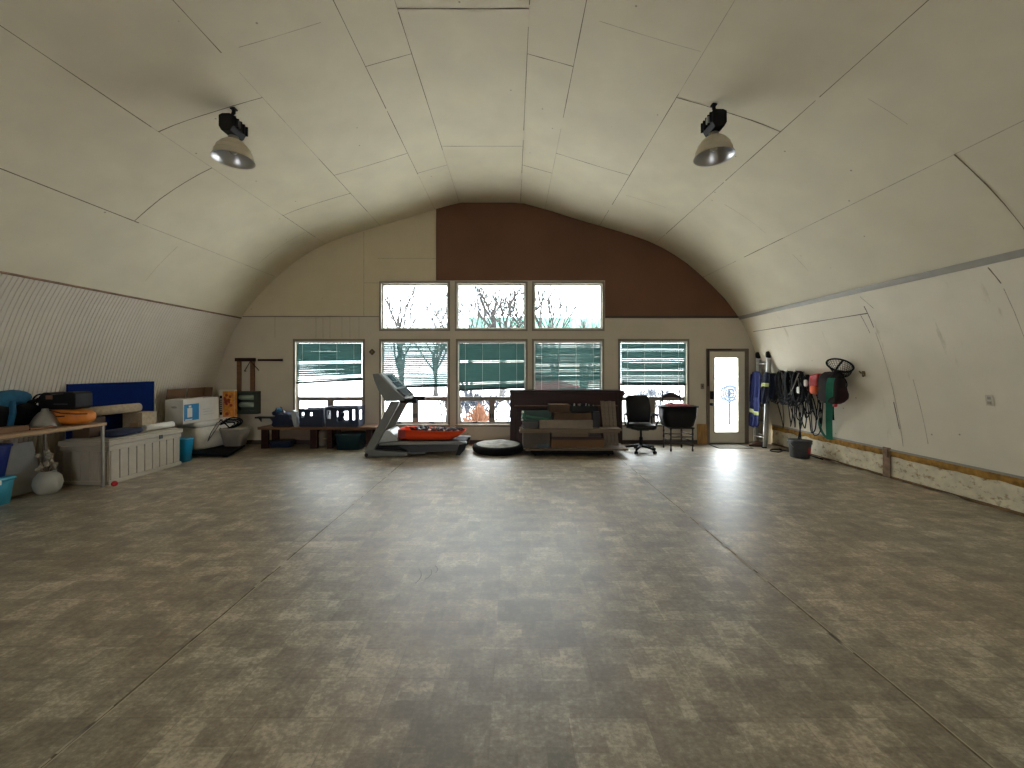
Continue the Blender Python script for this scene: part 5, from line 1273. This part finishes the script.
# ------------------------------------------------------------------ bags, strap and net on the right wall
rb = thing('drawstring_bag', 'red and orange bag hanging between the cables and the dark backpack', 'bag', tuple(PW(817, 376, .08)))
bm = B(); q = [PW(*v, .05) for v in ((811.5, 391), (820.5, 395), (823.5, 373), (814, 375))]; r_ = [v + Vector((-.11, -.03, 0)) for v in q]
a = [bm.verts.new(v) for v in q]; b_ = [bm.verts.new(v) for v in r_]; bm.faces.new(a); bm.faces.new(b_[::-1])
for i in range(4): bm.faces.new((a[i], a[(i + 1) % 4], b_[(i + 1) % 4], b_[i]))
obj('bag_body', bm, mat('red_nylon', (188, 36, 30), .6, var=.15), rb, bevel=.03)
bm = B(); soft(bm, PW(815.5, 389.5, .13), (.13, .17, .17), .7, 16, 10, .015, 3); obj('orange_pocket', bm, mat('orange_nylon', (228, 98, 40), .6, var=.12), rb)
bm = B(); tube(bm, catm([PW(822, 374, .18), PW(822.5, 390, .17), PW(821, 403, .08), PW(820, 416, .05), PW(821, 424, .05), PW(822.5, 410, .06), PW(823, 398, .1)], 3), .010, 5); obj('strap', bm, BLACKF, rb)
bp = thing('backpack', 'dark maroon and black backpack hanging under the net hoop on the right wall', 'backpack', tuple(PW(833, 375, .12)))
bm = B(); soft(bm, PW(832, 388, .20), (.24, .42, .52), .65, 24, 14, .03, 5, freq=7); obj('pack_body', bm, mat('black_maroon_fabric', (24, 14, 15), .85, var=.3), bp)
bm = B(); c = PW(838, 394, .20); soft(bm, c, (.22, .26, .30), .7, 20, 12, .02, 6, freq=9); fp_ = obj('front_pocket', bm, mat('dark_red_fabric', (46, 18, 20), .85, var=.25), bp)
bm = B(); tube(bm, catm([PW(838, 377, .2), PW(844, 378, .12), PW(847, 384, .08), PW(845, 391, .10), PW(840, 394, .2)], 3), .008, 5); obj('strap', bm, BLACKF, bp)
bm = B(); tube(bm, catm([PW(836, 376, .2), PW(842, 381, .14), PW(842, 390, .16)], 3), .008, 5); obj('strap', bm, BLACKF, bp)
bm = B(); tube(bm, catm([PW(833.5, 400, .12), PW(833, 410, .06), PW(833.5, 420, .05)], 3), .014, 5); obj('strap', bm, BLACKF, bp)
for v in ((844.5, 383, .10), (843.5, 386.5, .11)):
    bm = B(); soft(bm, PW(*v), (.03, .03, .05), .8, 8, 6); obj('pale_toggle', bm, mat('pale_pink_toggle', (196, 170, 160), .5), fp_)
bm = B(); soft(bm, PW(835, 405, .10), (.06, .06, .07), .7, 10, 7); obj('red_tag', bm, RED, bp)
gs = thing('webbing_strap', 'wide dark green strap hanging from the backpack hook to near the floor', 'strap', tuple(PW(829, 384, .2)))
def band(nm, path, hw, th_):
    bm = B(); A = []
    for p_ in catm(path, 4): A.append((bm.verts.new(p_ - hw), bm.verts.new(p_ + hw)))
    for u_, v_ in zip(A, A[1:]): bm.faces.new((u_[0], u_[1], v_[1], v_[0]))
    obj(nm, bm, GREENS, gs, solid=th_)
band('strap_band', [PW(831.5, 378, .35), PW(829.8, 384, .375), PW(829.3, 396, .36), PW(829.2, 408, .26), PW(829, 420, .13), PW(829.3, 434, .06), PW(829.5, 439.5, .05)], Vector((.02, -.045, 0)), .010)
band('strap_tail', [PW(829.0, 439.5, .045), PW(825, 436, .05), PW(821.5, 431, .05), PW(819.4, 424, .04), PW(820, 418, .04)], Vector((.004, -.02, .006)), .008)
# landing net
hc = PW(839.7, 365.3, .13)
ln = thing('landing_net', 'dark landing net with oval hoop hooked high on the right wall above the backpack', 'landing net', tuple(hc))
e1 = (PW(853, 366.5, .06) - PW(826.5, 364, .20)) / 2; e2 = Vector((-.03, .015, .10))
hp = [hc + e1 * math.cos(a) + e2 * math.sin(a) for a in [2 * PI * i / 32 for i in range(32)]]
bm = B(); tube(bm, hp, .014, 8, closed=True); obj('hoop', bm, DARKP, ln)
bm = B(); dirn = Vector((.05, .03, -.13))
def npnt(a, d):
    k = (1 - d) ** .5; return hc + (e1 * math.cos(a) + e2 * math.sin(a)) * (.25 + .75 * k) + dirn * d * 1.2
for i in range(26):
    a = 2 * PI * i / 26; tube(bm, [npnt(a, d / 6) for d in range(7)], .0030, 3)
for d in range(1, 7): tube(bm, [npnt(2 * PI * i / 26, d / 6) for i in range(26)], .0030, 3, closed=True)
o = obj('mesh_bag', bm, BLACKF, ln); o['kind'] = 'stuff'
bm = B(); tube(bm, [hc + e1 * .45 + e2 * .9, hc + Vector((-.03, 0, -.02)), PW(834, 374, .20), PW(829, 380, .28)], .016, 8); obj('handle', bm, DARKP, ln)
bm = B(); c = PW(864, 373, .001); z = c.z; x = c.x; y = c.y; tube(bm, [(x, y, z), (x - .05, y, z), (x - .07, y, z + .03)], .010, 6); tube(bm, [(x - .0, y, z - .02), (x - .04, y - .03, z - .05)], .012, 6); box(bm, (x - .006, y, z - .01), (.012, .05, .08))
tag(obj('coat_hook', bm, BRASS, None, base=(x, y, z)), 'small bare metal hook on the right wall, nearest the camera', 'hook')
z = wz(400.5, 4.49); x = XR(z) - .002
eo = thing('electrical_outlet', 'cream electrical outlet on the right wall', 'outlet', (x, 4.49, z))
bm = B(); box(bm, (x - .004, 4.49, z), (.007, .075, .12), (0, math.radians(-8), 0)); obj('cover_plate', bm, mat('cream_outlet', (196, 188, 168), .5, var=.03), eo, bevel=.002)
for dz_ in (-.028, .028):
    bm = B(); box(bm, (x - .010 , 4.49, z + dz_), (.004, .036, .034), (0, math.radians(-8), 0)); obj('socket', bm, mat('tan_socket', (150, 142, 126), .5), eo, bevel=.001)

# ------------------------------------------------------------------ outdoors
bm = B(); bm.faces.new([bm.verts.new(p) for p in ((-60, D + .2, -.15), (60, D + .2, -.15), (60, 90, -.15), (-60, 90, -.15))])
bm.faces.new([bm.verts.new(p) for p in ((-60, -60, -.15), (60, -60, -.15), (60, YF - .15, -.15), (-60, YF - .15, -.15))])
struct(obj('ground', bm, SNOW, fixn=False))
bm = B(); bx(bm, XL(0) - .3, XR(0) + .3, YF - .2, D + .2, -.2, -.1); struct(obj('trim_12', bm, CONC))
def tree(lab, x, y, h, seed, spread=.5, z0=-.15, m=BARK, name='bare_tree', cat='tree', grp='bare trees beyond the windows', r0=.13, depth=5, stems=3, dec=.68):
    rnd = random.Random(seed); bm = B()
    def grow(p, d, L_, r, k):
        pts = [p]; q = p.copy(); dd = d.copy()
        for i in range(3):
            dd = (dd + Vector((rnd.uniform(-.16, .16), rnd.uniform(-.16, .16), rnd.uniform(-.04, .12)))).normalized(); q = q + dd * L_ / 3; pts.append(q.copy())
        tube(bm, pts, [r, r * .92, r * .84, r * .76], 5 if k > 2 else 3, cap=False)
        if k == 0: return
        for j in range(rnd.choice((2, 3, 3))):
            a = rnd.uniform(0, 2 * PI); s = rnd.uniform(.35, .8) * spread * 1.6
            nd = (dd + Vector((math.cos(a) * s, math.sin(a) * s, rnd.uniform(0, .25)))).normalized(); b_ = pts[rnd.choice((2, 3, 3))]
            grow(b_, nd, L_ * rnd.uniform(.62, .85), r * dec, k - 1)
    for j in range(stems):
        a = rnd.uniform(0, 2 * PI); s = spread * (.15 + .4 * j / stems)
        grow(Vector((x + .1 * j, y, z0)), Vector((math.cos(a) * s, math.sin(a) * s * .5, 1)).normalized(), h * .34, r0, depth)
    return tag(obj(name, bm, m, None, base=(x, y, z0)), lab, cat, grp)
tree('many-branched bare tree behind the left upper window', wx(402, 20), 20, 7.0, 3, .55, r0=.085, dec=.62)
tree('slanting bare tree at the right side of the left upper window', wx(434, 26), 26, 7.5, 8, .7, r0=.10, dec=.62)
tree('bare tree at the left side of the middle upper window', wx(466, 22), 22, 7.0, 5, .6, r0=.09, dec=.64)
tree('bare tree in the centre of the middle upper window', wx(500, 26), 26, 8.0, 6, .55)
tree('bare tree at the left side of the right upper window', wx(556, 27), 27, 8.2, 9, .42, depth=4)
tree('small bare tree low in the middle of the right upper window', wx(582, 30), 30, 6.0, 10, .5, depth=4)
for (lab, px, y, h, sd) in (('blue-grey bare shrub right of the treadmill uprights, outside', 443, 13, 1.0, 1), ('blue-grey bare shrub left of the tan grass, outside', 464, 13.5, 1.15, 2), ('blue-grey bare shrub right of the tan grass, outside', 508, 13, 1.1, 3), ('bare shrub outside the window behind the office chair', 640, 17, 1.1, 4)):
    tree(lab, wx(px, y), y, h, 40 + sd, .9, m=TWIG, name='bare_shrub', cat='shrub', grp='bare shrubs in the snow', r0=.026, depth=4, stems=12, dec=.76)
rnd = random.Random(31); bm = B(); gx, gy = wx(479, 11.6), 11.6
for k in range(420):
    a = rnd.uniform(0, 2 * PI); r = abs(rnd.gauss(0, .17)); h = max(.08, .80 - r * 1.7) * rnd.uniform(.75, 1); bx_, by_ = gx + r * .6 * math.cos(a), gy + r * .6 * math.sin(a); l = r * 1.5
    tube(bm, [(bx_, by_, -.15), (bx_ + l * .4 * math.cos(a), by_ + l * .4 * math.sin(a), -.15 + h * .6), (bx_ + l * math.cos(a), by_ + l * math.sin(a), -.15 + h)], [.011, .010, .006], 3, cap=False)
tag(obj('ornamental_grass', bm, STRAW, None, base=(gx, gy, -.15)), 'cone of dry tan grass outside, low in the middle window', 'grass clump')
shd = thing('shed', 'long pale shed with green metal roof beyond the upper windows', 'shed', (3, 42, -.15))
Ys = 42; xa, xb2 = wx(470, Ys), wx(606, Ys); zr_ = wz(317.8, Ys)
bm = B(); prismx = [(Ys - 3.2, 4.6), (Ys, zr_), (Ys + 3.2, 4.6), (Ys + 3.2, 4.45), (Ys, zr_ - .15), (Ys - 3.2, 4.45)]
a = [bm.verts.new((xa, y, z)) for y, z in prismx]; b_ = [bm.verts.new((xb2, y, z)) for y, z in prismx]; bm.faces.new(a); bm.faces.new(b_[::-1])
for i in range(6): bm.faces.new((a[i], a[(i + 1) % 6], b_[(i + 1) % 6], b_[i]))
obj('roof', bm, ROOFG, shd)
bm = B()
for k in range(24):
    x = xa + (xb2 - xa) * (k + .5) / 24; d = Vector((0, 3.2, zr_ - 4.6)); tube(bm, [(x, Ys - 3.2, 4.62), (x, Ys, zr_ + .02)], .035, 4)
obj('roof_rib', bm, ROOFG, shd)
bm = B(); prism2 = [(Ys - 2.9, -.15), (Ys + 2.9, -.15), (Ys + 2.9, 4.5), (Ys, zr_ - .2), (Ys - 2.9, 4.5)]
a = [bm.verts.new((xa + .3, y, z)) for y, z in prism2]; b_ = [bm.verts.new((xb2 - .3, y, z)) for y, z in prism2]; bm.faces.new(a); bm.faces.new(b_[::-1])
for i in range(5): bm.faces.new((a[i], a[(i + 1) % 5], b_[(i + 1) % 5], b_[i]))
obj('wall', bm, BARNW, shd)
Yt = 16
bm = B(); prism(bm, [(wx(533, Yt), -.15), (wx(592, Yt), -.15), (wx(592, Yt), .75), (wx(575, Yt), .95), (wx(557, Yt), 1.2), (wx(545, Yt), 1.45), (wx(533, Yt), 1.5)], Yt, Yt + 1.6)
bmesh.ops.subdivide_edges(bm, edges=bm.edges[:], cuts=2)
tag(obj('red_tarp', bm, TARPR, None, bevel=.05, base=(wx(560, Yt), Yt, -.15)), 'sloping red tarp over a heap outside, seen through the blind behind the counter', 'tarp')
# hose reel beyond the door
hx, hy, hz = wx(730.5, 12.5), 12.5, wz(393.5, 12.5)
hr = thing('hose_reel', 'round grey-blue coil on a post outside the door glass', 'hose coil', (hx, hy, -.15))
bm = B()
for k in range(7):
    R_ = .10 + .036 * k; tube(bm, [(hx + R_ * math.cos(a), hy + .02 * (k % 2), hz + R_ * math.sin(a) * (1 - .04 * (k % 3))) for a in [2 * PI * i / 28 for i in range(28)]], .019, 6, closed=True)
obj('coil', bm, HOSE, hr)
bm = B(); tube(bm, [(hx, hy + .06, -.15), (hx, hy + .06, hz + .1)], .04, 8); tube(bm, [(hx, hy - .06, hz), (hx, hy + .08, hz)], .05, 10); obj('post', bm, TWIG, hr)

# ------------------------------------------------------------------ daylight, camera
w = bpy.data.worlds.new('overcast'); scene.world = w; w.use_nodes = True
nt = w.node_tree; nt.nodes.clear(); N = nt.nodes.new; L = nt.links.new
out = N('ShaderNodeOutputWorld'); bg = N('ShaderNodeBackground'); tc = N('ShaderNodeTexCoord'); sp = N('ShaderNodeSeparateXYZ'); rp = N('ShaderNodeValToRGB')
L(tc.outputs['Generated'], sp.inputs[0]); L(sp.outputs['Z'], rp.inputs[0])
rp.color_ramp.elements[0].position = 0.0; rp.color_ramp.elements[0].color = (.86, .92, 1.0, 1)
rp.color_ramp.elements[1].position = 0.8; rp.color_ramp.elements[1].color = (.95, .98, 1.0, 1)
L(rp.outputs[0], bg.inputs['Color']); bg.inputs['Strength'].default_value = SKY; L(bg.outputs[0], out.inputs[0])
sl_ = bpy.data.lights.new('snow_fill_sun', 'SUN'); sl_.energy = SUN; sl_.angle = math.radians(4); sl_.color = (1.0, .97, .92)  # added side sun, brightens the snow so it throws light up to the ceiling
so = bpy.data.objects.new('snow_fill_sun', sl_); COL.objects.link(so); so.location = (20, 12, 15); so.rotation_euler = Vector((-1, .06, -.95)).to_track_quat('-Z', 'Y').to_euler(); so['kind'] = 'helper'
def portal(nm, c, sx_, sz_, ry):
    l = bpy.data.lights.new(nm, 'AREA'); l.shape = 'RECTANGLE'; l.size = sx_; l.size_y = sz_; l.cycles.is_portal = True
    o = bpy.data.objects.new(nm, l); COL.objects.link(o); o.location = c; o.rotation_euler = (ry, 0, 0); o['kind'] = 'helper'
xa = op(LO[1])[0]; xb2 = op(LO[3])[1]
portal('window_daylight', ((xa + xb2) / 2, D + .2, 1.93), xb2 - xa + .1, 3.1, -PI / 2)
for i in (0, 4):
    a = op(LO[i]); portal('window_daylight', ((a[0] + a[1]) / 2, D + .2, (a[2] + a[3]) / 2), a[1] - a[0], a[3] - a[2], -PI / 2)
portal('door_daylight', ((g0 + g1) / 2, D + .2, (gz0 + gz1) / 2), g1 - g0, gz1 - gz0, -PI / 2)
portal('fill_door_daylight', (CX, YF - .2, FILL_DOOR[3] / 2), FILL_DOOR[1] - FILL_DOOR[0], FILL_DOOR[3], PI / 2)

cam = bpy.data.cameras.new('camera'); co_ = bpy.data.objects.new('camera', cam); COL.objects.link(co_)
cam.sensor_width = 36; cam.lens = F / 1024 * 36; cam.shift_x = -1 / 1024; cam.shift_y = -14 / 1024
cam.clip_end = 300
co_.location = (0, 0, EYE); co_.rotation_euler = (PI / 2, 0, 0)
scene.camera = co_
vs_ = scene.view_settings; vs_.view_transform = 'Standard'; vs_.look = 'None'; vs_.exposure = EXPO; vs_.gamma = 1; vs_.use_curve_mapping = False
scene.cycles.use_denoising = True; scene.cycles.max_bounces = 12; scene.cycles.diffuse_bounces = 8; scene.cycles.transparent_max_bounces = 16
scene.cycles.caustics_reflective = False; scene.cycles.caustics_refractive = False
